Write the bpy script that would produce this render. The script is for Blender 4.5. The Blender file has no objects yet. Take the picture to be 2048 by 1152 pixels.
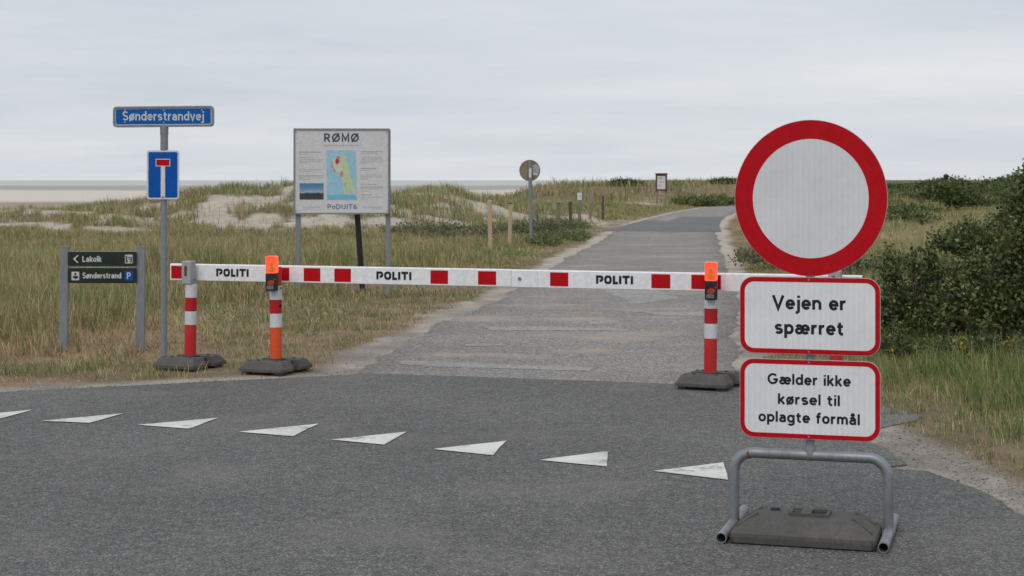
import bpy, bmesh, math, random
import numpy as np
from math import sin, cos, pi, radians
from mathutils import Vector, Matrix

random.seed(7)
rng = np.random.default_rng(11)
scene = bpy.context.scene
COL = scene.collection

# ------------------------------------------------------------------ camera, sky, sun, exposure
EYE = 1.58
cam = bpy.data.cameras.new('camera')
cam.sensor_width = 36.0
cam.lens = 59.77
cam.shift_y = -0.1055
cam.clip_start = 0.1
cam.clip_end = 40000
cam.dof.use_dof = True
cam.dof.focus_distance = 9.5
cam.dof.aperture_fstop = 9.0
cam_o = bpy.data.objects.new('camera', cam)
cam_o.location = (0, 0, EYE)
cam_o.rotation_euler = (radians(90), 0, 0)
COL.objects.link(cam_o)
scene.camera = cam_o

SUN_EL, SUN_AZ = radians(52), radians(205)      # azimuth clockwise from +Y: behind the camera, a little to the left
world = bpy.data.worlds.new('World')
scene.world = world
world.use_nodes = True
wn, wl = world.node_tree.nodes, world.node_tree.links
wn.clear()
w_out = wn.new('ShaderNodeOutputWorld')
sky = wn.new('ShaderNodeTexSky')
sky.sky_type = 'NISHITA'
sky.sun_disc = False
sky.sun_elevation = SUN_EL
sky.sun_rotation = SUN_AZ
sky.air_density = 1.0
sky.dust_density = 2.0
bg_clear = wn.new('ShaderNodeBackground')
bg_clear.inputs[1].default_value = 0.10
wl.new(sky.outputs[0], bg_clear.inputs[0])
# overcast deck: a flat cloud layer seen in perspective, so streaks flatten towards the horizon
tc = wn.new('ShaderNodeTexCoord')
sep = wn.new('ShaderNodeSeparateXYZ')
wl.new(tc.outputs['Generated'], sep.inputs[0])
def wmath(op, a, b=None):
    n = wn.new('ShaderNodeMath'); n.operation = op
    for i, v in enumerate((a, b)):
        if v is None: continue
        if isinstance(v, (int, float)): n.inputs[i].default_value = v
        else: wl.new(v, n.inputs[i])
    return n.outputs[0]
zz = wmath('ADD', wmath('MAXIMUM', sep.outputs['Z'], 0.0), 0.15)
comb = wn.new('ShaderNodeCombineXYZ')
wl.new(wmath('DIVIDE', sep.outputs['X'], zz), comb.inputs[0])
wl.new(wmath('DIVIDE', sep.outputs['Y'], zz), comb.inputs[1])
def wnoise(scale, detail, rough, loc):
    mp = wn.new('ShaderNodeMapping')
    mp.inputs['Location'].default_value = loc
    mp.inputs['Scale'].default_value = (0.60, 1.0, 1.0)
    mp.inputs['Rotation'].default_value = (0, 0, radians(-9))
    wl.new(comb.outputs[0], mp.inputs[0])
    n = wn.new('ShaderNodeTexNoise')
    n.inputs['Scale'].default_value = scale
    n.inputs['Detail'].default_value = detail
    n.inputs['Roughness'].default_value = rough
    wl.new(mp.outputs[0], n.inputs['Vector'])
    return n.outputs[0]
n_big = wnoise(0.42, 6.0, 0.55, (12.7, 3.3, 0))
n_fin = wnoise(1.5, 8.0, 0.62, (4.4, 0.7, 0))
n_sum = wmath('ADD', wmath('MULTIPLY', n_big, 0.62), wmath('MULTIPLY', n_fin, 0.38))
ramp = wn.new('ShaderNodeValToRGB')
ramp.color_ramp.elements[0].position = 0.36
ramp.color_ramp.elements[0].color = (0.570, 0.635, 0.715, 1)
ramp.color_ramp.elements[1].position = 0.64
ramp.color_ramp.elements[1].color = (0.815, 0.828, 0.855, 1)
low = wn.new('ShaderNodeMapRange')
low.interpolation_type = 'SMOOTHSTEP'
wl.new(sep.outputs['Z'], low.inputs[0])
for i_n, v_n in zip((1, 2, 3, 4), (0.0, 0.16, 0.085, 0.0)): low.inputs[i_n].default_value = v_n
wl.new(wmath('ADD', n_sum, low.outputs[0]), ramp.inputs[0])
bg_cloud = wn.new('ShaderNodeBackground')
bg_cloud.inputs[1].default_value = 1.0
wl.new(ramp.outputs[0], bg_cloud.inputs[0])
wmix = wn.new('ShaderNodeMixShader')
wmix.inputs[0].default_value = 0.9
wl.new(bg_clear.outputs[0], wmix.inputs[1])
wl.new(bg_cloud.outputs[0], wmix.inputs[2])
wl.new(wmix.outputs[0], w_out.inputs[0])

sun = bpy.data.lights.new('sun', 'SUN')
sun.energy = 1.3
sun.angle = radians(45)
sun.color = (1.0, 0.965, 0.92)
sun_o = bpy.data.objects.new('sun', sun)
d_sun = Vector((sin(SUN_AZ) * cos(SUN_EL), cos(SUN_AZ) * cos(SUN_EL), sin(SUN_EL)))
sun_o.rotation_euler = d_sun.to_track_quat('Z', 'Y').to_euler()
sun_o.location = d_sun * 60
COL.objects.link(sun_o)

scene.view_settings.view_transform = 'Standard'
scene.view_settings.look = 'None'
scene.view_settings.exposure = 0.0
scene.view_settings.gamma = 1.0
scene.view_settings.use_curve_mapping = False
scene.cycles.max_bounces = 6
scene.cycles.transparent_max_bounces = 12

# ------------------------------------------------------------------ small tools
def fade(a, b, v):
    t = np.clip((np.asarray(v, float) - a) / (b - a), 0, 1)
    return t * t * (3 - 2 * t)

def _hash(ix, iy, seed):
    h = (ix.astype(np.int64) * 374761393 + iy.astype(np.int64) * 668265263 + seed * 1442695041) & 0xffffffff
    h = ((h ^ (h >> 13)) * 1274126177) & 0xffffffff
    h = h ^ (h >> 16)
    return (h & 0xffff) / 65535.0

def vnoise(x, y, seed=0):
    x = np.asarray(x, float); y = np.asarray(y, float)
    ix, iy = np.floor(x), np.floor(y)
    fx, fy = x - ix, y - iy
    fx = fx * fx * (3 - 2 * fx); fy = fy * fy * (3 - 2 * fy)
    a = _hash(ix, iy, seed); b = _hash(ix + 1, iy, seed)
    c = _hash(ix, iy + 1, seed); d = _hash(ix + 1, iy + 1, seed)
    return (a * (1 - fx) + b * fx) * (1 - fy) + (c * (1 - fx) + d * fx) * fy

def fbm(x, y, seed=0, octaves=4):
    s, a, n = 0.0, 0.5, 0.0
    for k in range(octaves):
        s = s + a * vnoise(x, y, seed + k * 17)
        n += a; a *= 0.5
        x = np.asarray(x) * 2.03 + 5.1; y = np.asarray(y) * 2.03 + 9.7
    return s / n

def tag(o, label=None, category=None, group=None, kind=None):
    if label: o['label'] = label
    if category: o['category'] = category
    if group: o['group'] = group
    if kind: o['kind'] = kind
    return o

def empty(name, loc, rz=0.0, label=None, category=None, group=None):
    o = bpy.data.objects.new(name, None)
    o.empty_display_size = 0.2
    o.location = loc
    o.rotation_euler = (0, 0, rz)
    COL.objects.link(o)
    return tag(o, label, category, group)

class MB:
    """collects shapes, then builds ONE mesh object"""
    def __init__(self): self.v, self.f, self.sm = [], [], []
    def add(self, vs, fs, smooth=False):
        o = len(self.v)
        self.v += [tuple(p) for p in vs]
        self.f += [tuple(i + o for i in q) for q in fs]
        self.sm += [smooth] * len(fs)
        return self
    def box(self, x0, x1, y0, y1, z0, z1):
        vs = [(x, y, z) for z in (z0, z1) for y in (y0, y1) for x in (x0, x1)]
        return self.add(vs, [(0, 2, 3, 1), (4, 5, 7, 6), (0, 1, 5, 4), (2, 6, 7, 3), (0, 4, 6, 2), (1, 3, 7, 5)])
    def rbox(self, x0, x1, y0, y1, z0, z1, r=0.006, seg=2):
        bm = bmesh.new()
        bmesh.ops.create_cube(bm, size=1)
        for v in bm.verts:
            v.co = Vector(((x0 + x1) / 2 + v.co.x * (x1 - x0), (y0 + y1) / 2 + v.co.y * (y1 - y0), (z0 + z1) / 2 + v.co.z * (z1 - z0)))
        bmesh.ops.bevel(bm, geom=bm.edges[:], offset=r, segments=seg, affect='EDGES', profile=0.5)
        bm.verts.index_update()
        self.add([v.co[:] for v in bm.verts], [[v.index for v in f.verts] for f in bm.faces])
        bm.free()
        return self
    def tube(self, pts, r, seg=14, caps=True, smooth=True):
        pts = [Vector(p) for p in pts]
        n = len(pts)
        rs = r if isinstance(r, (list, tuple)) else [r] * n
        rings = []
        t0 = (pts[1] - pts[0]).normalized()
        ref = Vector((0, 0, 1)) if abs(t0.z) < 0.9 else Vector((1, 0, 0))
        for i, p in enumerate(pts):
            a = (pts[i] - pts[i - 1]).normalized() if i else t0
            b = (pts[i + 1] - pts[i]).normalized() if i < n - 1 else a
            t = (a + b).normalized()
            u = t.cross(ref)
            if u.length < 1e-4: u = t.cross(Vector((0, 1, 0)))
            u.normalize(); w = u.cross(t).normalized()
            ref = w
            rings.append([p + (u * cos(2 * pi * k / seg) + w * sin(2 * pi * k / seg)) * rs[i] for k in range(seg)])
        vs = [q for ring in rings for q in ring]
        fs = [(i * seg + k, i * seg + (k + 1) % seg, (i + 1) * seg + (k + 1) % seg, (i + 1) * seg + k) for i in range(n - 1) for k in range(seg)]
        self.add(vs, fs, smooth)
        if caps:
            self.add(rings[0], [tuple(range(seg))]); self.add(rings[-1], [tuple(reversed(range(seg)))])
        return self
    def prism_xz(self, outline, y0, y1):
        """outline (x,z) points counter-clockwise seen from the front (-y); y0 front, y1 back"""
        n = len(outline)
        vs = [(x, y0, z) for x, z in outline] + [(x, y1, z) for x, z in outline]
        fs = [tuple(range(n)), tuple(reversed(range(n, 2 * n)))]
        fs += [(i, n + i, n + (i + 1) % n, (i + 1) % n) for i in range(n)]
        return self.add(vs, fs)
    def ring_xz(self, outer, inner, y0, y1):
        n = len(outer)
        vs = [(x, y0, z) for x, z in outer] + [(x, y0, z) for x, z in inner] + [(x, y1, z) for x, z in outer] + [(x, y1, z) for x, z in inner]
        fs = []
        for i in range(n):
            j = (i + 1) % n
            fs += [(i, j, n + j, n + i), (i, 2 * n + i, 2 * n + j, j), (n + i, n + j, 3 * n + j, 3 * n + i), (2 * n + i, 3 * n + i, 3 * n + j, 2 * n + j)]
        return self.add(vs, fs)
    def flat_xz(self, outline, y):
        return self.add([(x, y, z) for x, z in outline], [tuple(range(len(outline)))])
    def loft(self, rings, cap=True):
        n = len(rings[0])
        vs = [p for r in rings for p in r]
        fs = [(i * n + k, i * n + (k + 1) % n, (i + 1) * n + (k + 1) % n, (i + 1) * n + k) for i in range(len(rings) - 1) for k in range(n)]
        if cap: fs += [tuple(reversed(range(n))), tuple(range((len(rings) - 1) * n, len(rings) * n))]
        return self.add(vs, fs)
    def build(self, name, mat, parent=None):
        me = bpy.data.meshes.new(name)
        me.from_pydata(self.v, [], self.f)
        me.polygons.foreach_set('use_smooth', self.sm)
        me.materials.append(mat)
        me.update()
        o = bpy.data.objects.new(name, me)
        COL.objects.link(o)
        o.parent = parent
        return o

def ellipse(rx, rz, n=72, cx=0, cz=0):
    return [(cx + rx * cos(2 * pi * k / n), cz + rz * sin(2 * pi * k / n)) for k in range(n)]

def rrect(x0, x1, z0, z1, r, n=7):
    out = []
    for cx, cz, a0 in ((x1 - r, z1 - r, 0), (x0 + r, z1 - r, 90), (x0 + r, z0 + r, 180), (x1 - r, z0 + r, 270)):
        for k in range(n):
            a = radians(a0 + 90 * k / (n - 1))
            out.append((cx + r * cos(a), cz + r * sin(a)))
    return out

def np_mesh(name, verts, quads=None, tris=None, mat=None, col=None, parent=None, smooth=False):
    me = bpy.data.meshes.new(name)
    verts = np.asarray(verts, np.float32)
    me.vertices.add(len(verts))
    me.vertices.foreach_set('co', verts.ravel())
    parts, starts, off = [], [], 0
    for arr, k in ((quads, 4), (tris, 3)):
        if arr is None or len(arr) == 0: continue
        arr = np.asarray(arr, np.int32)
        parts.append(arr.ravel())
        starts.append(off + np.arange(len(arr), dtype=np.int32) * k)
        off += arr.size
    idx, st = np.concatenate(parts), np.concatenate(starts)
    me.loops.add(len(idx)); me.loops.foreach_set('vertex_index', idx)
    me.polygons.add(len(st)); me.polygons.foreach_set('loop_start', st)
    if smooth: me.polygons.foreach_set('use_smooth', np.ones(len(st), bool))
    if col is not None:
        at = me.attributes.new('tint', 'FLOAT_COLOR', 'POINT')
        c4 = np.ones((len(verts), 4), np.float32); c4[:, :3] = col
        at.data.foreach_set('color', c4.ravel())
    me.update(calc_edges=True)
    me.validate()
    if mat: me.materials.append(mat)
    o = bpy.data.objects.new(name, me)
    COL.objects.link(o)
    o.parent = parent
    return o

# ------------------------------------------------------------------ materials
def new_mat(name):
    m = bpy.data.materials.new(name)
    m.use_nodes = True
    nt = m.node_tree
    return m, nt, nt.nodes['Principled BSDF']

def noise_node(nt, scale, detail=4, rough=0.55, vec=None):
    n = nt.nodes.new('ShaderNodeTexNoise')
    n.inputs['Scale'].default_value = scale
    n.inputs['Detail'].default_value = detail
    n.inputs['Roughness'].default_value = rough
    if vec is not None: nt.links.new(vec, n.inputs['Vector'])
    return n

def obj_coord(nt, kind='Object', scale=None):
    t = nt.nodes.new('ShaderNodeTexCoord')
    if scale is None: return t.outputs[kind]
    mp = nt.nodes.new('ShaderNodeMapping')
    mp.inputs['Scale'].default_value = scale
    nt.links.new(t.outputs[kind], mp.inputs[0])
    return mp.outputs[0]

def mixcol(nt, fac, a, b, mode='MIX'):
    n = nt.nodes.new('ShaderNodeMix')
    n.data_type = 'RGBA'; n.blend_type = mode
    for s, v in ((n.inputs[0], fac), (n.inputs[6], a), (n.inputs[7], b)):
        if hasattr(v, 'node'): nt.links.new(v, s)
        elif isinstance(v, (int, float)): s.default_value = v
        else: s.default_value = (*v, 1)
    return n.outputs[2]

def rampf(nt, src, p0, p1, v0=0.0, v1=1.0):
    n = nt.nodes.new('ShaderNodeMapRange')
    n.interpolation_type = 'SMOOTHSTEP'
    nt.links.new(src, n.inputs[0])
    for i, v in zip((1, 2, 3, 4), (p0, p1, v0, v1)): n.inputs[i].default_value = v
    return n.outputs[0]

def bump(nt, bsdf, height, strength, dist):
    b = nt.nodes.new('ShaderNodeBump')
    b.inputs['Strength'].default_value = strength
    b.inputs['Distance'].default_value = dist
    nt.links.new(height, b.inputs['Height'])
    nt.links.new(b.outputs[0], bsdf.inputs['Normal'])

def worn(name, col, rough=0.5, metal=0.0, dirt=(0.3, 0.28, 0.25), amount=0.25, scale=6.0, fine=60.0, bmp=0.0, spec=0.3, stretch=None):
    """paint / plastic / metal with uneven dirt and a little relief"""
    m, nt, b = new_mat(name)
    vec = obj_coord(nt, 'Object', stretch)
    n1 = noise_node(nt, scale, 6, 0.6, vec)
    n2 = noise_node(nt, fine, 3, 0.6, vec)
    f = rampf(nt, n1.outputs[0], 0.42, 0.8, 0.0, amount)
    c = mixcol(nt, f, col, dirt)
    f2 = rampf(nt, n2.outputs[0], 0.35, 0.7, 0.93, 1.06)
    c2 = mixcol(nt, 1.0, c, f2, 'MULTIPLY')
    nt.links.new(c2, b.inputs['Base Color'])
    nt.links.new(rampf(nt, n1.outputs[0], 0.3, 0.7, rough - 0.08, min(1.0, rough + 0.12)), b.inputs['Roughness'])
    b.inputs['Metallic'].default_value = metal
    b.inputs['Specular IOR Level'].default_value = spec
    if bmp: bump(nt, b, n2.outputs[0], bmp, 0.004)
    return m

def tinted(name, rough=0.75, var=0.25, trans=0.0):
    """colour comes from the mesh's own tint attribute (leaf by leaf, blade by blade)"""
    m, nt, b = new_mat(name)
    a = nt.nodes.new('ShaderNodeAttribute'); a.attribute_name = 'tint'
    nt.links.new(a.outputs['Color'], b.inputs['Base Color'])
    b.inputs['Roughness'].default_value = rough
    b.inputs['Specular IOR Level'].default_value = 0.25
    if trans:
        t = nt.nodes.new('ShaderNodeBsdfTranslucent')
        nt.links.new(a.outputs['Color'], t.inputs[0])
        mx = nt.nodes.new('ShaderNodeMixShader'); mx.inputs[0].default_value = trans
        nt.links.new(b.outputs[0], mx.inputs[1]); nt.links.new(t.outputs[0], mx.inputs[2])
        nt.links.new(mx.outputs[0], nt.nodes['Material Output'].inputs[0])
    return m

def asphalt(name, dark, mid, light, stain, stain_amt, cell=95.0, streak=None):
    m, nt, b = new_mat(name)
    vec = obj_coord(nt, 'Object')
    v = nt.nodes.new('ShaderNodeTexVoronoi'); v.inputs['Scale'].default_value = cell
    nt.links.new(vec, v.inputs['Vector'])
    sepc = nt.nodes.new('ShaderNodeSeparateColor'); nt.links.new(v.outputs['Color'], sepc.inputs[0])
    stone = nt.nodes.new('ShaderNodeValToRGB')
    e = stone.color_ramp.elements
    e[0].position, e[0].color = 0.0, (*dark, 1)
    e[1].position, e[1].color = 1.0, (*light, 1)
    k = e.new(0.5); k.color = (*mid, 1)
    k = e.new(0.86); k.color = tuple(0.75 * a + 0.25 * c for a, c in zip(mid, light)) + (1,)
    nt.links.new(sepc.outputs[0], stone.inputs[0])
    gap = rampf(nt, v.outputs['Distance'], 0.25, 0.75, 1.0, 0.62)
    c = mixcol(nt, 1.0, stone.outputs[0], gap, 'MULTIPLY')
    mid_n = noise_node(nt, 14.0, 5, 0.65, vec)
    c = mixcol(nt, 1.0, c, rampf(nt, mid_n.outputs[0], 0.3, 0.72, 0.84, 1.16), 'MULTIPLY')
    big = noise_node(nt, 0.55, 5, 0.6, vec)
    c = mixcol(nt, 1.0, c, rampf(nt, big.outputs[0], 0.3, 0.7, 0.90, 1.10), 'MULTIPLY')
    st = noise_node(nt, 0.9, 7, 0.62, obj_coord(nt, 'Object', streak or (1, 1, 1)))
    c = mixcol(nt, rampf(nt, st.outputs[0], 0.50, 0.68, 0.0, stain_amt), c, stain)
    nt.links.new(c, b.inputs['Base Color'])
    b.inputs['Roughness'].default_value = 0.82
    b.inputs['Specular IOR Level'].default_value = 0.3
    mx = nt.nodes.new('ShaderNodeMath'); mx.operation = 'MULTIPLY_ADD'
    nt.links.new(v.outputs['Distance'], mx.inputs[0]); mx.inputs[1].default_value = -1.3
    nt.links.new(mid_n.outputs[0], mx.inputs[2])
    bump(nt, b, mx.outputs[0], 0.9, 0.006)
    return m

M = {}
M['asphalt_dark'] = asphalt('cross_street_asphalt', (0.086, 0.084, 0.081), (0.160, 0.157, 0.152), (0.35, 0.345, 0.33), (0.195, 0.188, 0.177), 0.4, 115.0)
M['asphalt_light'] = asphalt('old_road_asphalt', (0.145, 0.138, 0.130), (0.300, 0.282, 0.262), (0.56, 0.52, 0.47), (0.375, 0.322, 0.270), 0.8, 70.0, (0.6, 0.9, 1))
M['asphalt_patch'] = asphalt('patched_asphalt', (0.12, 0.12, 0.118), (0.198, 0.194, 0.190), (0.31, 0.31, 0.30), (0.20, 0.185, 0.165), 0.4, 80.0)
M['repair'] = asphalt('pale_repair', (0.26, 0.255, 0.245), (0.375, 0.362, 0.345), (0.52, 0.50, 0.47), (0.31, 0.288, 0.262), 0.8, 60.0)

# road paint, worn through to the stones
def paint_mat():
    m, nt, b = new_mat('road_paint')
    vec = obj_coord(nt)
    n = noise_node(nt, 26, 6, 0.7, vec); n2 = noise_node(nt, 4.5, 5, 0.6, vec)
    add = nt.nodes.new('ShaderNodeMath'); add.operation = 'ADD'
    nt.links.new(n.outputs[0], add.inputs[0]); nt.links.new(n2.outputs[0], add.inputs[1])
    f = rampf(nt, add.outputs[0], 1.02, 1.26, 0.0, 0.75)
    f2 = rampf(nt, noise_node(nt, 2.1, 4, 0.6, vec).outputs[0], 0.35, 0.7, 0.86, 1.05)
    c = mixcol(nt, f, (0.62, 0.61, 0.585), (0.17, 0.17, 0.168))
    c = mixcol(nt, 1.0, c, f2, 'MULTIPLY')
    nt.links.new(c, b.inputs['Base Color']); b.inputs['Roughness'].default_value = 0.8
    bump(nt, b, n.outputs[0], 0.5, 0.003)
    return m
M['paint'] = paint_mat()

M['galv'] = worn('galvanised_steel', (0.25, 0.265, 0.28), 0.5, 0.5, (0.13, 0.13, 0.13), 0.6, 9, 70, 0.15, stretch=(1, 1, 0.4))
M['galv_post'] = worn('weathered_zinc_post', (0.235, 0.25, 0.268), 0.6, 0.25, (0.19, 0.185, 0.175), 0.6, 5, 45, 0.15, stretch=(1, 1, 0.3))
M['rust'] = worn('rust', (0.20, 0.075, 0.03), 0.85, 0.0, (0.1, 0.05, 0.03), 0.5, 30, 80)
M['rubber'] = worn('recycled_rubber', (0.080, 0.078, 0.074), 0.85, 0.0, (0.15, 0.138, 0.122), 0.6, 7, 55, 0.5, 0.3)
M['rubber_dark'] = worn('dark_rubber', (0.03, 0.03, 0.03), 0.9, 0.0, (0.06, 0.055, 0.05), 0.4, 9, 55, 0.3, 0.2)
M['tube_red'] = worn('red_plastic_tube', (0.50, 0.022, 0.022), 0.42, 0.0, (0.45, 0.10, 0.08), 0.3, 6, 50)
M['tube_orange'] = worn('orange_plastic_tube', (0.68, 0.085, 0.02), 0.42, 0.0, (0.55, 0.14, 0.06), 0.3, 6, 50)
M['band_white'] = worn('white_reflective_band', (0.60, 0.61, 0.64), 0.38, 0.0, (0.42, 0.42, 0.43), 0.35, 8, 60)
M['band_red'] = worn('red_reflective_band', (0.42, 0.012, 0.018), 0.35, 0.0, (0.30, 0.03, 0.03), 0.35, 8, 60)
M['beam_white'] = worn('white_barrier_plastic', (0.78, 0.78, 0.785), 0.4, 0.0, (0.62, 0.62, 0.63), 0.35, 2.2, 30, 0.0)
M['film_red'] = worn('red_film', (0.46, 0.004, 0.010), 0.5, 0.0, (0.39, 0.006, 0.012), 0.5, 3, 40, spec=0.12)
M['film_dark'] = worn('black_film', (0.012, 0.013, 0.016), 0.45, 0.0, (0.03, 0.03, 0.035), 0.5, 8, 50)
M['grey_seam'] = worn('seam_line_grey', (0.30, 0.30, 0.31), 0.6)  # plain grey for the thin upright line across the beam front
M['bracket'] = worn('grey_bracket', (0.36, 0.365, 0.37), 0.5, 0.2, (0.25, 0.25, 0.24), 0.4, 10, 60)
M['sign_back'] = worn('sign_aluminium', (0.50, 0.51, 0.52), 0.45, 0.3)
M['blue_film'] = worn('blue_film', (0.003, 0.085, 0.37), 0.5, 0.0, (0.004, 0.10, 0.39), 0.4, 4, 40, spec=0.12)
M['blue_name'] = worn('blue_enamel', (0.004, 0.105, 0.37), 0.5, 0.0, (0.006, 0.12, 0.39), 0.4, 5, 40, spec=0.12)
M['white_film'] = worn('white_film', (0.64, 0.645, 0.66), 0.45, 0.0, (0.52, 0.52, 0.53), 0.3, 5, 40)
M['cream_text'] = worn('pale_lettering', (0.56, 0.57, 0.57), 0.5)
M['green_panel'] = worn('dark_green_panel', (0.012, 0.022, 0.014), 0.45, 0.0, (0.03, 0.04, 0.03), 0.4, 6, 40)
M['board_white'] = worn('printed_board', (0.60, 0.60, 0.61), 0.4, 0.0, (0.53, 0.53, 0.53), 0.4, 2.5, 30)
M['print_navy'] = worn('navy_print', (0.03, 0.045, 0.06), 0.5)
M['print_grey'] = worn('grey_print', (0.27, 0.28, 0.29), 0.5)
M['print_soft'] = worn('soft_grey_print', (0.42, 0.43, 0.43), 0.5)
M['print_blue'] = worn('blue_print', (0.035, 0.13, 0.27), 0.5)
M['print_sea'] = worn('map_sea', (0.30, 0.53, 0.66), 0.45, 0.0, (0.36, 0.60, 0.72), 0.6, 4, 30)
M['print_shallow'] = worn('map_deep_sea', (0.16, 0.46, 0.62), 0.45)
M['print_land'] = worn('map_land', (0.50, 0.58, 0.33), 0.45, 0.0, (0.58, 0.60, 0.47), 0.8, 9, 40)
M['print_pale'] = worn('map_sand', (0.58, 0.60, 0.54), 0.45)
M['print_pink'] = worn('map_zone', (0.55, 0.22, 0.20), 0.45, 0.0, (0.56, 0.42, 0.38), 0.9, 22, 60)
M['print_red'] = worn('map_red', (0.36, 0.04, 0.04), 0.45)
M['dark_post'] = worn('tarred_post', (0.035, 0.037, 0.038), 0.7, 0.0, (0.06, 0.06, 0.055), 0.5)
M['new_wood'] = worn('pale_timber', (0.46, 0.35, 0.225), 0.8, 0.0, (0.30, 0.225, 0.14), 0.5, 6, 40, 0.3, stretch=(4, 4, 0.5))
M['old_wood'] = worn('grey_timber', (0.20, 0.175, 0.15), 0.85, 0.0, (0.11, 0.095, 0.08), 0.7, 6, 40, 0.3, stretch=(4, 4, 0.5))
M['dark_wood'] = worn('dark_timber', (0.085, 0.07, 0.06), 0.85, 0.0, (0.05, 0.04, 0.035), 0.6, 6, 40, 0.3, stretch=(4, 4, 0.5))
M['red_wood'] = worn('red_brown_timber', (0.115, 0.055, 0.042), 0.7, 0.0, (0.08, 0.05, 0.04), 0.5, 5, 40)
M['tan_back'] = worn('weathered_sign_back', (0.26, 0.205, 0.13), 0.6, 0.0, (0.17, 0.10, 0.05), 0.75, 5, 30)
M['sticker'] = worn('faded_sticker', (0.36, 0.385, 0.42), 0.5, 0.0, (0.2, 0.22, 0.25), 0.6, 18, 60)
M['black_plastic'] = worn('black_plastic', (0.016, 0.017, 0.018), 0.5, 0.0, (0.05, 0.05, 0.05), 0.4, 14, 60)
M['label_orange'] = worn('orange_label', (0.42, 0.045, 0.012), 0.5, 0.0, (0.06, 0.02, 0.015), 0.8, 60, 120)
M['label_grey'] = worn('scuffed_label', (0.16, 0.165, 0.17), 0.6, 0.0, (0.02, 0.02, 0.02), 0.9, 90, 160)
M['bulb'] = worn('amber_bulb', (0.60, 0.22, 0.015), 0.3)
M['bark'] = worn('shrub_bark', (0.075, 0.06, 0.045), 0.9, 0.0, (0.12, 0.10, 0.08), 0.6, 20, 60, 0.4)
M['grass'] = tinted('grass_blades', 0.7, trans=0.22)
M['leaf'] = tinted('leaves', 0.5, trans=0.18)
M['pebble'] = tinted('pebbles', 0.9)

# white retroreflective sheeting with the faint vertical ribs of its backing
def sheeting(base, nm):
    m, nt, b = new_mat(nm)
    vec = obj_coord(nt)
    w = nt.nodes.new('ShaderNodeTexWave'); w.wave_type = 'BANDS'; w.bands_direction = 'X'
    w.inputs['Scale'].default_value = 13.0; w.inputs['Distortion'].default_value = 0.0
    nt.links.new(vec, w.inputs['Vector'])
    n = noise_node(nt, 3.0, 6, 0.6, vec); n2 = noise_node(nt, 40.0, 4, 0.6, vec)
    c = mixcol(nt, rampf(nt, n.outputs[0], 0.35, 0.75, 0, 0.7), base, tuple(0.87 * v for v in base))
    c = mixcol(nt, 1.0, c, rampf(nt, w.outputs[0], 0.2, 0.8, 0.975, 1.02), 'MULTIPLY')
    c = mixcol(nt, 1.0, c, rampf(nt, n2.outputs[0], 0.3, 0.7, 0.975, 1.02), 'MULTIPLY')
    nt.links.new(c, b.inputs['Base Color']); b.inputs['Roughness'].default_value = 0.5
    b.inputs['Specular IOR Level'].default_value = 0.35
    return m
M['sheeting'] = sheeting((0.655, 0.66, 0.67), 'white_sheeting')
M['plate_white'] = sheeting((0.73, 0.735, 0.745), 'white_plate_sheeting')

def lens_mat():
    m, nt, b = new_mat('orange_lens')
    b.inputs['Base Color'].default_value = (1.0, 0.22, 0.12, 1)
    b.inputs['Roughness'].default_value = 0.25
    b.inputs['Transmission Weight'].default_value = 0.45
    b.inputs['IOR'].default_value = 1.2
    b.inputs['Emission Color'].default_value = (1.0, 0.14, 0.07, 1)
    b.inputs['Emission Strength'].default_value = 0.42
    return m
M['lens'] = lens_mat()

def photo_mat():
    """the small printed landscape photograph on the board: blue sky, dark hills, brown field"""
    m, nt, b = new_mat('printed_photograph')
    vec = obj_coord(nt)
    s = nt.nodes.new('ShaderNodeSeparateXYZ'); nt.links.new(vec, s.inputs[0])
    n = noise_node(nt, 14, 5, 0.6, vec)
    a = nt.nodes.new('ShaderNodeMath'); a.operation = 'MULTIPLY_ADD'
    nt.links.new(n.outputs[0], a.inputs[0]); a.inputs[1].default_value = 0.05; nt.links.new(s.outputs['Z'], a.inputs[2])
    r = nt.nodes.new('ShaderNodeValToRGB')
    nt.links.new(rampf(nt, a.outputs[0], 1.31, 1.56, 0, 1), r.inputs[0])
    e = r.color_ramp.elements
    e[0].position, e[0].color = 0.0, (0.035, 0.03, 0.025, 1)
    e[1].position, e[1].color = 1.0, (0.075, 0.20, 0.36, 1)
    for p, c in ((0.35, (0.05, 0.045, 0.035)), (0.5, (0.02, 0.028, 0.035)), (0.62, (0.04, 0.085, 0.13)), (0.70, (0.32, 0.42, 0.52))):
        k = e.new(p); k.color = (*c, 1)
    nt.links.new(r.outputs[0], b.inputs['Base Color']); b.inputs['Roughness'].default_value = 0.4
    return m
M['photo'] = photo_mat()

def ground_mat():
    m, nt, b = new_mat('ground_soil_and_sand')
    vec = obj_coord(nt)
    a = nt.nodes.new('ShaderNodeAttribute'); a.attribute_name = 'tint'
    n1 = noise_node(nt, 2.4, 7, 0.65, vec); n2 = noise_node(nt, 38, 5, 0.7, vec)
    c = mixcol(nt, 1.0, a.outputs['Color'], rampf(nt, n1.outputs[0], 0.3, 0.72, 0.82, 1.16), 'MULTIPLY')
    c = mixcol(nt, 1.0, c, rampf(nt, n2.outputs[0], 0.32, 0.7, 0.76, 1.2), 'MULTIPLY')
    nt.links.new(c, b.inputs['Base Color']); b.inputs['Roughness'].default_value = 0.95
    b.inputs['Specular IOR Level'].default_value = 0.1
    ad = nt.nodes.new('ShaderNodeMath'); ad.operation = 'MULTIPLY_ADD'
    nt.links.new(n1.outputs[0], ad.inputs[0]); ad.inputs[1].default_value = 2.0; nt.links.new(n2.outputs[0], ad.inputs[2])
    bump(nt, b, ad.outputs[0], 0.7, 0.025)
    return m
M['ground'] = ground_mat()

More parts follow.
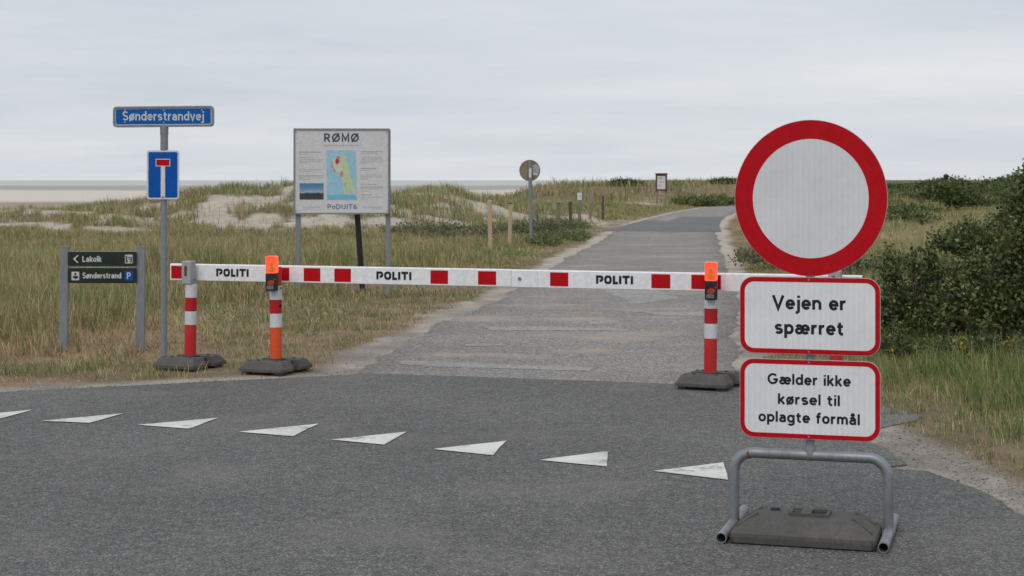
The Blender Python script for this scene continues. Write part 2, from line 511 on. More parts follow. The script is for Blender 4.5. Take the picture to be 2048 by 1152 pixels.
def sea_mat():
    m, nt, b = new_mat('sea_water')
    vec = obj_coord(nt, 'Object', (0.02, 0.09, 1))
    n = noise_node(nt, 1.0, 6, 0.6, vec)
    n2 = noise_node(nt, 0.12, 5, 0.6, vec)
    c = mixcol(nt, rampf(nt, n2.outputs[0], 0.4, 0.62), (0.36, 0.385, 0.365), (0.46, 0.46, 0.435))
    nt.links.new(c, b.inputs['Base Color'])
    b.inputs['Roughness'].default_value = 0.45
    bump(nt, b, n.outputs[0], 0.5, 0.5)
    return m
M['sea'] = sea_mat()

# ------------------------------------------------------------------ the lie of the land
RY = np.array([12.9, 13.8, 15.8, 18.5, 22.4, 24.9, 33.6, 41.3, 53.7, 67.2, 82.6, 97.7, 112, 122, 130, 138])
RL = np.array([-1.20, -1.25, -1.09, -0.78, -0.16, 0.15, 1.03, 2.02, 3.29, 5.25, 7.97, 11.1, 14.5, 19, 27, 45])
RR = np.array([1.74, 1.80, 2.12, 2.46, 2.99, 3.22, 4.19, 5.03, 6.45, 8.30, 10.8, 13.9, 18.6, 26, 38, 60])
CX = np.array([-60, -25, -12, -6, -3.79, -3.30, -2.78, -2.245, -1.687, -1.154, 0, 1.33, 1.74, 2.2])
CY = np.array([-16, 1.5, 8.6, 11.55, 12.58, 12.82, 13.04, 13.30, 13.53, 13.81, 13.50, 13.07, 12.9, 12.2])
XRY = np.array([-30, -14, -4, 2, 6, 7.96, 8.6, 9.18, 9.95, 10.58, 11.89, 12.9])
XRX = np.array([40, 12, 4, 2.72, 2.45, 2.397, 2.366, 2.258, 2.183, 2.10, 2.01, 1.74])

def verge_distance(x, y):
    """metres outside the asphalt (negative on it)"""
    xl = np.interp(y, RY, RL); xr = np.interp(y, RY, RR)
    xr = np.where(y < 12.9, np.interp(y, XRY, XRX), xr)
    left = np.minimum((y - np.interp(x, CX, CY)) * 0.92, np.where(y > 12.9, (xl - x) * 0.93, (y - np.interp(x, CX, CY)) * 0.92))
    right = (x - xr) * 0.93
    xc = np.interp(y, RY, (RL + RR) / 2)
    out = np.where(x > np.where(y < 12.9, 0.3, xc), right, left)
    far = np.hypot(np.maximum(0, x - 45) * 0.0 + (y - np.interp(x, (RL + RR) / 2, RY)), 0) - 2.2
    return np.where(y > 100, np.minimum(np.maximum(out, -1), np.maximum(far * 0.6, -1)), out)

def coast(x, y):
    line = np.where(x > -18, 125 + 3.0 * x, 71 + 0.15 * (-18 - x)) + 14 * np.maximum(0, x - 28)
    return y - line

DX = np.array([-60, -30, -22, -19.6, -17.7, -15.8, -12.9, -11.4, -10, -8.3, -6, -4.7, -3.3, -2.2, -1.2, 0, 2, 5, 9])
DH = np.array([0.15, 0.12, 0.10, 0.14, 0.24, 0.44, 0.80, 1.04, 1.15, 1.18, 1.05, 1.08, 1.15, 1.04, 0.74, 0.46, 0.28, 0.12, 0])

def dune_env(x, y):
    yw = y + (fbm(x / 6, y / 9, 5) - 0.5) * 9
    return np.clip((yw - 44) / 19, 0, 1) ** 1.15 * (1 - fade(68, 86, yw)) * np.interp(x * 65 / np.maximum(y, 30), DX, DH)

def height(x, y):
    d = verge_distance(x, y)
    c = coast(x, y)
    off = fade(0.8, 6.0, d)
    e = dune_env(x, y)
    fore = 0.50 * fade(44.5, 52.5, y + (fbm(x / 3, y / 5, 23) - 0.5) * 4) * (1 - fade(56, 70, y)) * (1 - fade(-12.5, -7, x * 55 / np.maximum(y, 30)))
    z = np.maximum(e, fore) + (fbm(x / 2.6, y / 3.6, 21) - 0.5) * 0.75 * fade(0.1, 0.7, e) + (fbm(x / 1.6, y / 2.4, 22) - 0.5) * 0.4 * fade(0.1, 0.4, fore)
    z = z + 1.15 * fade(98, 132, y) * (1 - fade(150, 185, y)) * fade(-3, 4, x) * (1 - fade(14, 22, x - (y - 100) * 0.25)) * (0.75 + 0.6 * fbm(x / 7, y / 11, 31))
    side = fade(2, 12, x - np.interp(y, RY, RR)) * (1 - fade(-60, -15, c))
    z = z + side * (1.25 * fade(60, 190, y) + (fbm(x / 9, y / 13, 41) - 0.5) * 0.8 * fade(25, 70, y))
    z = z + (fbm(x / 5, y / 5, 51) - 0.45) * 0.20 * fade(1.5, 6, d) * (1 - fade(0, 40, c))
    z = z + (fbm(x / 0.7, y / 0.7, 61) - 0.5) * 0.05 * fade(0.25, 1.2, d) * (1 - fade(50, 90, y))
    z = z * off + np.where(d < 0.8, 0.0, 0.0)
    z = np.where(c > 0, z * (1 - fade(0, 40, c)) - 2.0 * fade(0, 48, c) - 0.32 * fade(800, 1300, c), z)
    return z

def sand_amount(x, y):
    d = verge_distance(x, y)
    c = coast(x, y)
    n = fbm(x / 0.8, y / 0.8, 71)
    wv = 0.10 + 0.56 * n * np.where(x < 0.5 + y * 0.04, 1.0, 0.75)
    s = 1 - fade(0.55, 1.3, d / wv)
    s = np.maximum(s, (1 - fade(0.5, 1.0, np.hypot((x - 2.38) / 0.36, (y - 9.75) / 0.95) + (n - 0.5) * 0.9)) * 0.98)
    s = np.maximum(s, (1 - fade(0.5, 1.0, np.hypot((x - 2.3) / 0.55, (y - 13.3) / 1.6))) * 0.9)
    e = dune_env(x, y)
    nd = 0.45 * fbm(x / 2.1 + y / 9, y / 3.6, 81, 4) + 0.55 * fbm(x / 0.75, y / 2.0, 82, 4)
    lo = 0.52
    s = np.maximum(s, fade(lo - 0.04, lo + 0.05, nd) * fade(0.08, 0.22, np.maximum(e, 0.6 * fade(45.5, 49, y) * (1 - fade(54, 58, y)) * (1 - fade(-12, -7, x)))))
    # blown-out faces: the sandy slope seen through the board's legs, the crest beside the dead-end sign, the ridge by the stakes
    for px, py, rx, ry, a in ((-6.6, 49.0, 1.7, 0.9, 0.5), (-7.4, 62.5, 0.6, 1.6, 0.0), (-2.9, 63.0, 1.2, 2.2, -0.4), (-9.2, 53, 0.45, 6.5, 0.65), (-14.0, 48.6, 2.6, 1.5, 0.1), (-11.0, 47.8, 2.0, 1.1, 0.0), (-8.6, 47.6, 1.5, 1.0, 0.1), (-12.2, 52.5, 1.3, 1.3, 0.3), (-10.6, 56.0, 1.0, 1.2, 0.2), (-8.4, 57.0, 0.8, 2.0, 0.3), (-6.2, 57.0, 0.9, 1.6, 0.3), (-4.6, 49.5, 2.0, 0.9, 0.15), (-4.6, 55.5, 0.8, 1.4, 0.1), (-2.2, 52.0, 1.1, 0.8, 0.1), (-1.2, 57.0, 1.5, 0.9, 0.0)):
        u = (x - px) * cos(a) + (y - py) * sin(a) * 0.35; v = (y - py)
        s = np.maximum(s, (1 - fade(0.55, 1.05, np.hypot(u / rx, v / ry) + (nd - 0.5) * 1.6 + (fbm(x / 0.8, y / 1.6, 83) - 0.5) * 1.5)) * 0.95)
    s = np.maximum(s, 1 - fade(0.4, 1.0, np.hypot((x - 8.6) / 2.6, (y - 104) / 5.0) + (n - 0.5)))
    return np.maximum(s, fade(4, 24, c))

SAND = np.array((0.46, 0.405, 0.34)); THATCH = np.array((0.190, 0.150, 0.092)); BARE = np.array((0.27, 0.195, 0.13))
def ground_tint(x, y):
    s = sand_amount(x, y)[:, None]
    d = verge_distance(x, y)
    nb = fbm(x / 1.3, y / 1.3, 91)
    base = THATCH + (BARE - THATCH) * (fade(0.38, 0.62, nb) * (1 - fade(5.0, 8, d)))[:, None]
    sand = SAND * (0.9 + 0.2 * fbm(x / 1.1, y / 2.2, 95))[:, None]
    grit = np.array((0.275, 0.25, 0.222))
    near = (1 - fade(0.0, 30.0, y - 14))[:, None]
    gm = near * (0.35 + 0.6 * fade(0.35, 0.65, fbm(x / 0.35, y / 0.5, 97)))[:, None]
    sand = sand * (1 - gm) + grit * gm
    heath = (fade(60, 140, y) * (x > np.interp(y, RY, RR)))[:, None]
    base = base * (1 - 0.7 * heath) + np.array((0.115, 0.118, 0.058)) * (0.75 + 0.6 * fbm(x / 6, y / 14, 93))[:, None] * 0.7 * heath
    col = base * (1 - s) + sand * s
    c = coast(x, y)
    band = np.array((0.34, 0.285, 0.222)); white = np.array((0.60, 0.555, 0.48)); wet = np.array((0.38, 0.362, 0.335))
    wob = (fbm(x / 90, y / 40, 99) - 0.5) * 90 + (fbm(x / 300, y / 25, 98) - 0.5) * 120
    k1 = fade(20, 45, c)[:, None]; k2 = fade(200, 235, c + wob * 0.6)[:, None]; k3 = fade(470, 560, c + wob)[:, None]
    b = band * (1 - k2) + white * k2
    b = b * (1 - k3) + wet * k3
    return np.clip(col * (1 - k1) + b * k1, 0.02, 0.8)

# ground: one sheet, fine where the camera looks closely, reaching past the horizon
ang = np.concatenate([np.linspace(-180, -46, 34), np.linspace(-44, -19, 40), np.linspace(-18.9, 18.9, 430), np.linspace(19, 44, 40), np.linspace(46, 178, 33)])
rad = np.concatenate([np.linspace(0.6, 7, 22), np.arange(7.12, 45, 0.125), np.arange(45, 150, 0.55), np.geomspace(151, 15000, 70)])
A, R = np.meshgrid(np.radians(ang), rad)
GX, GY = (R * np.sin(A)).ravel(), (R * np.cos(A)).ravel()
GZ = height(GX, GY)
gc = ground_tint(GX, GY)
na, nr = len(ang), len(rad)
ii, jj = np.meshgrid(np.arange(nr - 1), np.arange(na), indexing='ij')
q = np.stack([ii * na + jj, ii * na + (jj + 1) % na, (ii + 1) * na + (jj + 1) % na, (ii + 1) * na + jj], -1).reshape(-1, 4)[:, ::-1]
gv = np.vstack([np.stack([GX, GY, GZ], 1), [[0, 0, 0]]])
ct = len(GX)
tri = np.stack([np.full(na, ct), (np.arange(na) + 1) % na, np.arange(na)], 1)
ground = np_mesh('ground', gv, q, tri, M['ground'], np.vstack([gc, gc[:1]]), smooth=True)
tag(ground, kind='structure')

sea = MB().add([(-16000, 1050, -2.13), (9000, 1050, -2.13), (9000, 16000, -2.13), (-16000, 16000, -2.13)], [(0, 1, 2, 3)]).build('sea', M['sea'])
tag(sea, kind='structure')

# ------------------------------------------------------------------ roads
def ragged(pts, step=0.12, amp=0.035, seed=1, closed=True):
    out = []
    n = len(pts)
    for i in range(n if closed else n - 1):
        a, b = np.array(pts[i], float), np.array(pts[(i + 1) % n], float)
        L = np.hypot(*(b - a)); k = max(1, int(L / step))
        if L > 25: k = 1
        nn = np.array([-(b - a)[1], (b - a)[0]]) / max(L, 1e-6)
        for t in range(k):
            p = a + (b - a) * t / k
            if L <= 25:
                p = p + nn * amp * 2 * (float(fbm(np.array(p[0] * 3.1), np.array(p[1] * 3.1), seed)) - 0.5)
            out.append((p[0], p[1]))
    return out

def sheet(name, pts, z, mat, parent=None, kind=None, skirt=0.0):
    bm = bmesh.new()
    vs = [bm.verts.new((x, y, z)) for x, y in pts]
    es = [bm.edges.new((vs[i], vs[(i + 1) % len(vs)])) for i in range(len(vs))]
    bmesh.ops.triangle_fill(bm, use_beauty=True, edges=es, normal=(0, 0, 1))
    for f in bm.faces:
        if f.normal.z < 0: f.normal_flip()
    if skirt:
        lo_ = [bm.verts.new((x, y, z - skirt)) for x, y in pts]
        for i in range(len(vs)):
            j = (i + 1) % len(vs)
            bm.faces.new((vs[i], lo_[i], lo_[j], vs[j]))
    me = bpy.data.meshes.new(name); bm.to_mesh(me); bm.free()
    me.materials.append(mat)
    o = bpy.data.objects.new(name, me); COL.objects.link(o); o.parent = parent
    if kind: o['kind'] = kind
    return o

# the old road to the beach: a strip with crumbling edges
ys = np.concatenate([np.arange(13.0, 45, 0.09), np.arange(45, 138, 1.0)])
xl = np.interp(ys, RY, RL) + (fbm(ys * 0.7, ys * 0, 3) - 0.5) * 0.22 + (fbm(ys * 4.3, ys * 0, 4, 5) - 0.5) * 0.16
xr = np.interp(ys, RY, RR) + (fbm(ys * 0.7, ys * 0 + 7, 3) - 0.5) * 0.22 + (fbm(ys * 4.3, ys * 0 + 7, 4, 5) - 0.5) * 0.16
xs = np.concatenate([np.linspace(0, 1, 7)])
V = np.array([(l + (r - l) * t, y, 0.006 if y < 110 else 0.006 + 0.0) for y, l, r in zip(ys, xl, xr) for t in xs])
V[:, 2] = np.maximum(0.006, height(V[:, 0], V[:, 1]) + 0.02 * (V[:, 1] > 100))
k = len(xs)
i_, j_ = np.meshgrid(np.arange(len(ys) - 1), np.arange(k - 1), indexing='ij')
rq = np.stack([i_ * k + j_, i_ * k + j_ + 1, (i_ + 1) * k + j_ + 1, (i_ + 1) * k + j_], -1).reshape(-1, 4)
nv_ = len(V); nrow = len(ys)
edge_l = np.arange(nrow) * k; edge_r = edge_l + k - 1
V = np.vstack([V, V[edge_l] - (0, 0, 0.05), V[edge_r] - (0, 0, 0.05)])
e0 = np.arange(nrow - 1)
rq = np.vstack([rq, np.stack([edge_l[:-1], edge_l[1:], nv_ + e0 + 1, nv_ + e0], 1), np.stack([edge_r[1:], edge_r[:-1], nv_ + nrow + e0, nv_ + nrow + e0 + 1], 1)])
road = tag(np_mesh('road', V, rq, None, M['asphalt_light']), kind='structure')

far_edge = [(-60, -16), (-25, 1.5), (-12, 8.6), (-6, 11.55), (-3.79, 12.58), (-3.30, 12.82), (-2.78, 13.04), (-2.245, 13.30), (-1.687, 13.53), (-1.154, 13.81), (-0.096, 13.53), (0.688, 13.30), (1.33, 13.07), (1.732, 12.91)]
right_edge = [(2.01, 11.89), (2.10, 10.58), (2.18, 9.95), (2.185, 9.39), (2.02, 9.29), (2.258, 9.18), (2.366, 8.60), (2.397, 7.96), (2.45, 6), (2.72, 2), (4, -4), (12, -14), (40, -30), (-60, -30)]
cross = tag(sheet('cross_street', ragged(far_edge + right_edge, 0.10, 0.03, 5), 0.010, M['asphalt_dark'], skirt=0.05), kind='structure')

path = tag(sheet('asphalt_path', ragged([(1.95, 11.87), (2.50, 11.90), (2.69, 11.63), (2.74, 11.38), (2.61, 11.08), (2.335, 10.79), (2.12, 10.75), (2.05, 11.3)], 0.06, 0.04, 8), 0.006, M['asphalt_patch'], skirt=0.05), kind='structure')

sheet('dark_repair_patch', ragged([(2.75, 52.6), (4.3, 52.0), (6.35, 51.6), (7.3, 60), (8.9, 72.0), (7.2, 72.5), (5.9, 64.5), (5.2, 66.5), (3.9, 58.8)], 0.5, 0.08, 9), 0.012, M['asphalt_patch'], road)
for i, pts in enumerate(([(-0.262, 18.21), (0.5, 18.2), (1.149, 18.09), (1.201, 17.70), (0.5, 17.82), (-0.204, 17.79)],
                         [(-0.45, 16.28), (-0.067, 16.38), (-0.043, 16.18), (-0.421, 16.08)],
                         [(-0.978, 14.84), (-0.3, 14.62), (0.237, 14.40), (0.652, 14.21), (0.64, 14.0), (0.0, 14.2), (-0.518, 14.26), (-0.957, 14.52)],
                         [(1.467, 20.27), (2.301, 20.27), (2.30, 19.6), (1.765, 19.7)],
                         [(0.818, 19.05), (1.215, 19.12), (1.158, 18.65), (0.823, 18.52)],
                         [(1.25, 24.5), (2.0, 25.6), (2.2, 22.5), (1.55, 21.6)])):
    sheet('repair_strip', ragged(pts, 0.05, 0.11, 20 + i), 0.0082, M['repair'], road)

for a, b, c in (((-3.682, 11.238), (-3.269, 11.578), (-3.378, 11.053)), ((-3.062, 11.053), (-2.606, 11.406), (-2.721, 10.963)),
                ((-2.396, 10.874), (-1.932, 11.192), (-2.033, 10.701)), ((-1.698, 10.575), (-1.243, 10.919), (-1.339, 10.391)),
                ((-1.092, 10.252), (-0.656, 10.575), (-0.757, 10.06)), ((-0.46, 9.893), (-0.03, 10.213), (-0.111, 9.679)),
                ((0.154, 9.508), (0.557, 9.821), (0.517, 9.294)), ((0.764, 9.152), (1.173, 9.425), (1.128, 8.879))):
    sheet('give_way_triangle', ragged([a, c, b], 0.03, 0.008, 40), 0.015, M['paint'], cross)

# ------------------------------------------------------------------ lettering drawn stroke by stroke
def arc(cx, cy, rx, ry, a0, a1, n=12):
    return [(cx + rx * cos(radians(a0 + (a1 - a0) * k / n)), cy + ry * sin(radians(a0 + (a1 - a0) * k / n))) for k in range(n + 1)]
def ring(cx, cy, rx, ry): return arc(cx, cy, rx, ry, 0, 360, 24)
A_BODY = [arc(.37, .61, .27, .28, 155, 0) + [(.64, .6), (.64, 0)], [(.64, .555), (.36, .555)] + arc(.35, .335, .24, .225, 100, 270) + [(.45, .115), (.55, .17), (.64, .27)]]
E_BODY = [[(.10, .5), (.70, .5)] + arc(.40, .5, .31, .39, 5, 322, 20)]
GLYPH = {
 'o': (.80, [ring(.40, .5, .31, .39)]), 'e': (.79, E_BODY), 'a': (.76, A_BODY),
 'n': (.79, [[(.11, 0), (.11, 1)], arc(.395, .56, .285, .33, 165, 0) + [(.68, 0)]]),
 'm': (1.20, [[(.11, 0), (.11, 1)], arc(.355, .56, .245, .33, 165, 0) + [(.60, 0)], arc(.845, .56, .245, .33, 165, 0) + [(1.09, 0)]]),
 'r': (.52, [[(.11, 0), (.11, 1)], arc(.44, .50, .33, .38, 172, 80)]),
 's': (.70, [arc(.35, .70, .25, .19, 28, 262) + arc(.35, .305, .26, .195, 82, -152)]),
 'p': (.82, [[(.11, -.42), (.11, 1)], ring(.42, .5, .31, .39)]),
 'd': (.82, [[(.71, 0), (.71, 1.42)], ring(.40, .5, .31, .39)]),
 'g': (.82, [[(.71, 1), (.71, -.05)] + arc(.41, -.06, .30, .25, 0, -150), ring(.40, .5, .31, .39)]),
 't': (.58, [[(.25, 1.28), (.25, .33)] + arc(.47, .33, .22, .22, 180, 270) + [(.55, .11)], [(.02, .89), (.54, .89)]]),
 'f': (.54, [[(.23, 0), (.23, 1.08)] + arc(.46, 1.08, .23, .23, 180, 90) + [(.54, 1.31)], [(.01, .89), (.51, .89)]]),
 'l': (.22, [[(.11, 0), (.11, 1.42)]]), 'i': (.22, [[(.11, 0), (.11, 1)], [(.11, 1.19), (.11, 1.42)]]),
 'j': (.30, [[(.19, 1), (.19, -.12)] + arc(-.02, -.12, .21, .20, 0, -90) + [(-.08, -.32)], [(.19, 1.19), (.19, 1.42)]]),
 'k': (.74, [[(.11, 0), (.11, 1.42)], [(.66, 1), (.17, .40)], [(.30, .56), (.68, 0)]]),
 'v': (.76, [[(.07, 1), (.38, .04), (.69, 1)]]),
 'ø': (.80, [ring(.40, .5, .31, .39), [(.07, -.07), (.73, 1.07)]]),
 'å': (.76, A_BODY + [ring(.38, 1.27, .12, .12)]),
 'æ': (1.32, [arc(.37, .61, .27, .28, 155, 10), [(.64, .555), (.36, .555)] + arc(.35, .335, .24, .225, 100, 270) + [(.45, .115), (.56, .18), (.64, .33)], [(.64, .5), (1.22, .5)] + arc(.93, .5, .30, .39, 5, 322, 20)]),
 'V': (1.06, [[(.08, 1.42), (.53, .05), (.98, 1.42)]]),
 'G': (1.18, [arc(.60, .71, .49, .60, 42, 350, 22) + [(1.08, .62), (.66, .62)]]),
 'L': (.80, [[(.12, 1.42), (.12, .11), (.78, .11)]]),
 'S': (.92, [arc(.46, 1.01, .34, .30, 25, 262) + arc(.46, .41, .35, .30, 82, -155)]),
 'P': (.92, [[(.12, 0), (.12, 1.31), (.50, 1.31)] + arc(.50, .98, .32, .33, 90, -90) + [(.12, .65)]]),
 'R': (1.0, [[(.12, 0), (.12, 1.31), (.52, 1.31)] + arc(.52, .98, .32, .33, 90, -90) + [(.12, .65)], [(.48, .65), (.90, 0)]]),
 'M': (1.24, [[(.12, 0), (.12, 1.38), (.62, .32), (1.12, 1.38), (1.12, 0)]]),
 'Ø': (1.30, [ring(.65, .71, .54, .62), [(.14, -.04), (1.16, 1.46)]]),
 'D': (1.10, [[(.12, .11), (.12, 1.31), (.45, 1.31)] + arc(.45, .71, .53, .60, 90, -90) + [(.12, .11)]]),
 'I': (.24, [[(.12, 0), (.12, 1.42)]]), 'T': (.94, [[(.47, 0), (.47, 1.31)], [(.02, 1.31), (.92, 1.31)]]),
 'J': (.62, [[(.5, 1.42), (.5, .4)] + arc(.27, .36, .23, .25, 0, -150)]),
 '6': (.90, [arc(.45, .42, .33, .31, 0, 360, 24), arc(.62, .55, .50, .76, 178, 88)]),
}
# squared stencil capitals of the barrier lettering, cap height 1
STENCIL = {
 'P': (.92, [[(.15, 0), (.15, .87), (.60, .87), (.74, .80), (.78, .68), (.78, .56), (.74, .44), (.60, .37), (.44, .37)]]),
 'O': (.96, [[(.48, .88), (.30, .86), (.19, .76), (.15, .62), (.15, .38), (.19, .24), (.30, .14), (.48, .12), (.66, .14), (.77, .24), (.81, .38), (.81, .62), (.77, .76), (.66, .86), (.48, .88)]]),
 'L': (.66, [[(.15, 1), (.15, .11), (.66, .11)]]), 'I': (.30, [[(.15, 0), (.15, 1)]]),
 'T': (.92, [[(.46, 0), (.46, .80)], [(0, .89), (.92, .89)]]),
}
def ribbon(mb, pts, w, y):
    P = [np.array(p, float) for p in pts]
    P = [p for i, p in enumerate(P) if i == 0 or np.hypot(*(p - P[i - 1])) > 1e-5]
    closed = np.hypot(*(P[0] - P[-1])) < 1e-4
    n = len(P); L, Rr = [], []
    for i in range(n):
        a = P[i] - P[i - 1] if i else (P[0] - P[-2] if closed else P[1] - P[0])
        b = P[i + 1] - P[i] if i < n - 1 else (P[1] - P[0] if closed else P[-1] - P[-2])
        a = a / np.hypot(*a); b = b / np.hypot(*b)
        t = a + b; t = t / max(np.hypot(*t), 1e-6)
        nn = np.array([-t[1], t[0]])
        kk = min(1.0 / max(0.3, nn @ np.array([-a[1], a[0]])), 2.6)
        L.append(P[i] + nn * kk * w / 2); Rr.append(P[i] - nn * kk * w / 2)
    vs = [(p[0], y, p[1]) for p in L] + [(p[0], y, p[1]) for p in Rr]
    mb.add(vs, [(i, n + i, n + i + 1, i + 1) for i in range(n - 1)])

def lettering(name, text, x0, x1, zb, xh, y, mat, parent, weight=0.2, table=GLYPH, gap=0.17, space=0.55):
    """text fitted between x0 and x1 on baseline zb, x-height xh, standing just off the face at y"""
    pen, out = 0.0, []
    for ch in text:
        if ch == ' ': pen += space; out.append((pen, None)); continue
        adv, strokes = table[ch]
        out.append((pen, strokes)); pen += adv + gap
    pen -= gap
    sx = (x1 - x0) / pen
    mb, lay = MB(), 0
    for off, strokes in out:
        if strokes is None:
            mb.v = [(x + x0, yy, z + zb) for x, yy, z in mb.v]
            mb.build(name, mat, parent); mb = MB(); continue
        for s in strokes:
            # thicken in font units, then squeeze to width, so stroke weight stays even
            ribbon(mb, [((off + px) * sx, pz * xh) for px, pz in s], weight * xh, y - 0.00012 * (lay % 4))
            lay += 1
    mb.v = [(x + x0, yy, z + zb) for x, yy, z in mb.v]
    return mb.build(name, mat, parent)

# ------------------------------------------------------------------ the portable road-closed sign
SS = empty('portable_road_sign', (1.326, 7.56, 0.011), radians(-16.5), 'portable road sign with round red disc over plates reading Vejen er spærret', 'road sign')
def rz_(y): return 1.58 - (y - 360) / 449.7 - 0.011
# round disc
disc = MB().prism_xz(ellipse(0.336, 0.3465, 96, 0.004, 1.489), -0.034, -0.030).build('round_disc', M['sign_back'], SS)
MB().flat_xz(ellipse(0.258, 0.268, 96, 0.004, 1.487), -0.0352).build('white_face', M['sheeting'], disc)
MB().ring_xz(ellipse(0.334, 0.3445, 96, 0.004, 1.489), ellipse(0.2545, 0.2645, 96, 0.004, 1.487), -0.0362, -0.0350).build('red_border', M['film_red'], disc)
MB().ring_xz(ellipse(0.286, 0.296, 96, 0.004, 1.488), ellipse(0.2852, 0.2952, 96, 0.004, 1.488), -0.0366, -0.0364).build('border_seam', M['band_red'], disc)
# two plates
def plate(z0, z1, lines, nm):
    p = MB().prism_xz(rrect(-0.309, 0.309, z0, z1, 0.062, 9), -0.034, -0.030).build(nm, M['sign_back'], SS)
    MB().flat_xz(rrect(-0.292, 0.292, z0 + 0.017, z1 - 0.017, 0.045, 9), -0.0352).build('white_face', M['plate_white'], p)
    MB().ring_xz(rrect(-0.3065, 0.3065, z0 + 0.0025, z1 - 0.0025, 0.060, 9), rrect(-0.2865, 0.2865, z0 + 0.0225, z1 - 0.0225, 0.042, 9), -0.0362, -0.0350).build('red_border', M['film_red'], p)
    for t, a, b, zb, xh in lines:
        lettering('lettering', t, a, b, zb, xh, -0.0358, M['film_dark'], p, 0.295)
    for zc in (z1 - 0.012, z0 + 0.012):
        MB().tube([(-0.002, -0.0362, zc), (-0.002, -0.0385, zc)], 0.0042, 10).build('bolt', M['galv'], p)
    return p
def ux(px): return (px - 1617.5) / 453.6
plate(rz_(707.5), rz_(553.5), [('Vejen er', ux(1543.5), ux(1690), rz_(618), 0.0430), ('spærret', ux(1549), ux(1685), rz_(667.5), 0.0430)], 'closed_road_plate')
plate(rz_(876.5), rz_(718), [('Gælder ikke', ux(1534), ux(1699), rz_(768.5), 0.0335), ('kørsel til', ux(1555), ux(1678), rz_(808), 0.0335), ('oplagte formål', ux(1516), ux(1717), rz_(844), 0.0335)], 'exception_plate')
# tube frame
MB().tube([(0, 0, 0.345), (0, 0, 1.78)], 0.0195, 18).build('pole', M['galv'], SS)
for zc in (0.50, 0.71, 0.87, 1.09, 1.30, 1.62):
    MB().rbox(-0.05, 0.05, -0.0298, -0.018, zc - 0.018, zc + 0.018, 0.003).build('clamp', M['galv'], SS)
MB().tube([(0, 0, 0.352), (0, 0, 0.392)], [0.027, 0.0225], 16).build('weld_collar', M['galv'], SS)
hw, rb = 0.339, 0.085
arch = [(-hw, 0, 0.03)] + [(-hw + rb - rb * cos(radians(a)), 0, 0.345 - rb + rb * sin(radians(a))) for a in range(0, 91, 10)]
arch += [(-x, y, z) for x, y, z in reversed(arch)]
MB().tube(arch, 0.0235, 18).build('arched_frame', M['galv'], SS)
for s in (-1, 1):
    lg = MB()
    lg.tube([(s * hw + 0.004 * s, -0.335, 0.0235), (s * hw + 0.004 * s, 0.325, 0.0235)], 0.0235, 18, caps=False)
    lg.tube([(s * hw + 0.004 * s, 0.325, 0.0235), (s * hw + 0.004 * s, -0.335, 0.0235)], 0.0200, 18, caps=False)
    for yy in (-0.335, 0.325):
        n = 18; c0 = (s * hw + 0.004 * s)
        o_ = [(c0 + 0.0235 * cos(2 * pi * k / n), yy, 0.0235 + 0.0235 * sin(2 * pi * k / n)) for k in range(n)]
        i_ = [(c0 + 0.0200 * cos(2 * pi * k / n), yy, 0.0235 + 0.0200 * sin(2 * pi * k / n)) for k in range(n)]
        lg.add(o_ + i_, [(k, (k + 1) % n, n + (k + 1) % n, n + k) for k in range(n)])
    leg = lg.build('ground_leg', M['galv'], SS)
    MB().tube([(s * hw + 0.004 * s, -0.022, 0.0235), (s * hw + 0.004 * s, 0.022, 0.0235)], 0.0262, 16).build('weld', M['galv_post'], leg)
MB().tube([(-0.279, 0, 0.3395), (-0.268, 0, 0.3430)], 0.0242, 16).build('rust_spot', M['rust'], SS)

# rubber ballast block lying between the legs
BB = empty('rubber_ballast_block', (1.2895, 7.4366, 0.011), radians(-16.5), 'flat grey rubber ballast block lying between the legs of the portable road sign', 'ballast block')
def oct_ring(hx, hy, ch, z, ox=0, oy=0):
    return [(ox + x, oy + y, z) for x, y in ((-hx + ch, -hy), (hx - ch, -hy), (hx, -hy + ch), (hx, hy - ch), (hx - ch, hy), (-hx + ch, hy), (-hx, hy - ch), (-hx, -hy + ch))]
MB().loft([oct_ring(0.300, 0.185, 0.02, 0.0), oct_ring(0.309, 0.195, 0.02, 0.006), oct_ring(0.3115, 0.198, 0.02, 0.030)]).build('lip', M['rubber'], BB)
body = MB().loft([oct_ring(0.309, 0.195, 0.02, 0.0305), oct_ring(0.307, 0.193, 0.018, 0.046), oct_ring(0.225, 0.112, 0.03, 0.104), oct_ring(0.21, 0.102, 0.03, 0.108)]).build('body', M['rubber'], BB)
pad = MB()
for x0, x1, y0, y1 in ((-0.07, 0.10, -0.062, -0.052), (-0.07, 0.10, 0.052, 0.062), (-0.07, -0.060, -0.052, 0.052), (0.088, 0.10, -0.052, 0.052), (-0.022, 0.022, -0.052, 0.052), (-0.060, -0.022, 0.002, 0.012)):
    pad.box(x0, x1, y0, y1, 0.107, 0.121)
pad.build('socket_rim', M['rubber'], body)
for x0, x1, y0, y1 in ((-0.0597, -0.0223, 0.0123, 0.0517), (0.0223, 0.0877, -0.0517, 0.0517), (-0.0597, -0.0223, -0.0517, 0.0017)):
    MB().box(x0, x1, y0, y1, 0.1065, 0.1095).build('socket_floor', M['rubber_dark'], body)  # near-black floor colour paints in the shade of deeper holes
for sx_ in (-1, 1):
    for sy_ in (-1, 1):
        m_ = MB()
        a_ = [(sx_ * 0.288, sy_ * 0.125, 0.054), (sx_ * 0.288, sy_ * 0.070, 0.054), (sx_ * 0.205, sy_ * 0.050, 0.106), (sx_ * 0.205, sy_ * 0.085, 0.106)]
        up = [(x, y, z + 0.012) for x, y, z in a_]
        m_.add(a_ + up, [(0, 1, 2, 3), (4, 7, 6, 5), (0, 4, 5, 1), (1, 5, 6, 2), (2, 6, 7, 3), (3, 7, 4, 0)])
        m_.build('corner_rib', M['rubber'], body)
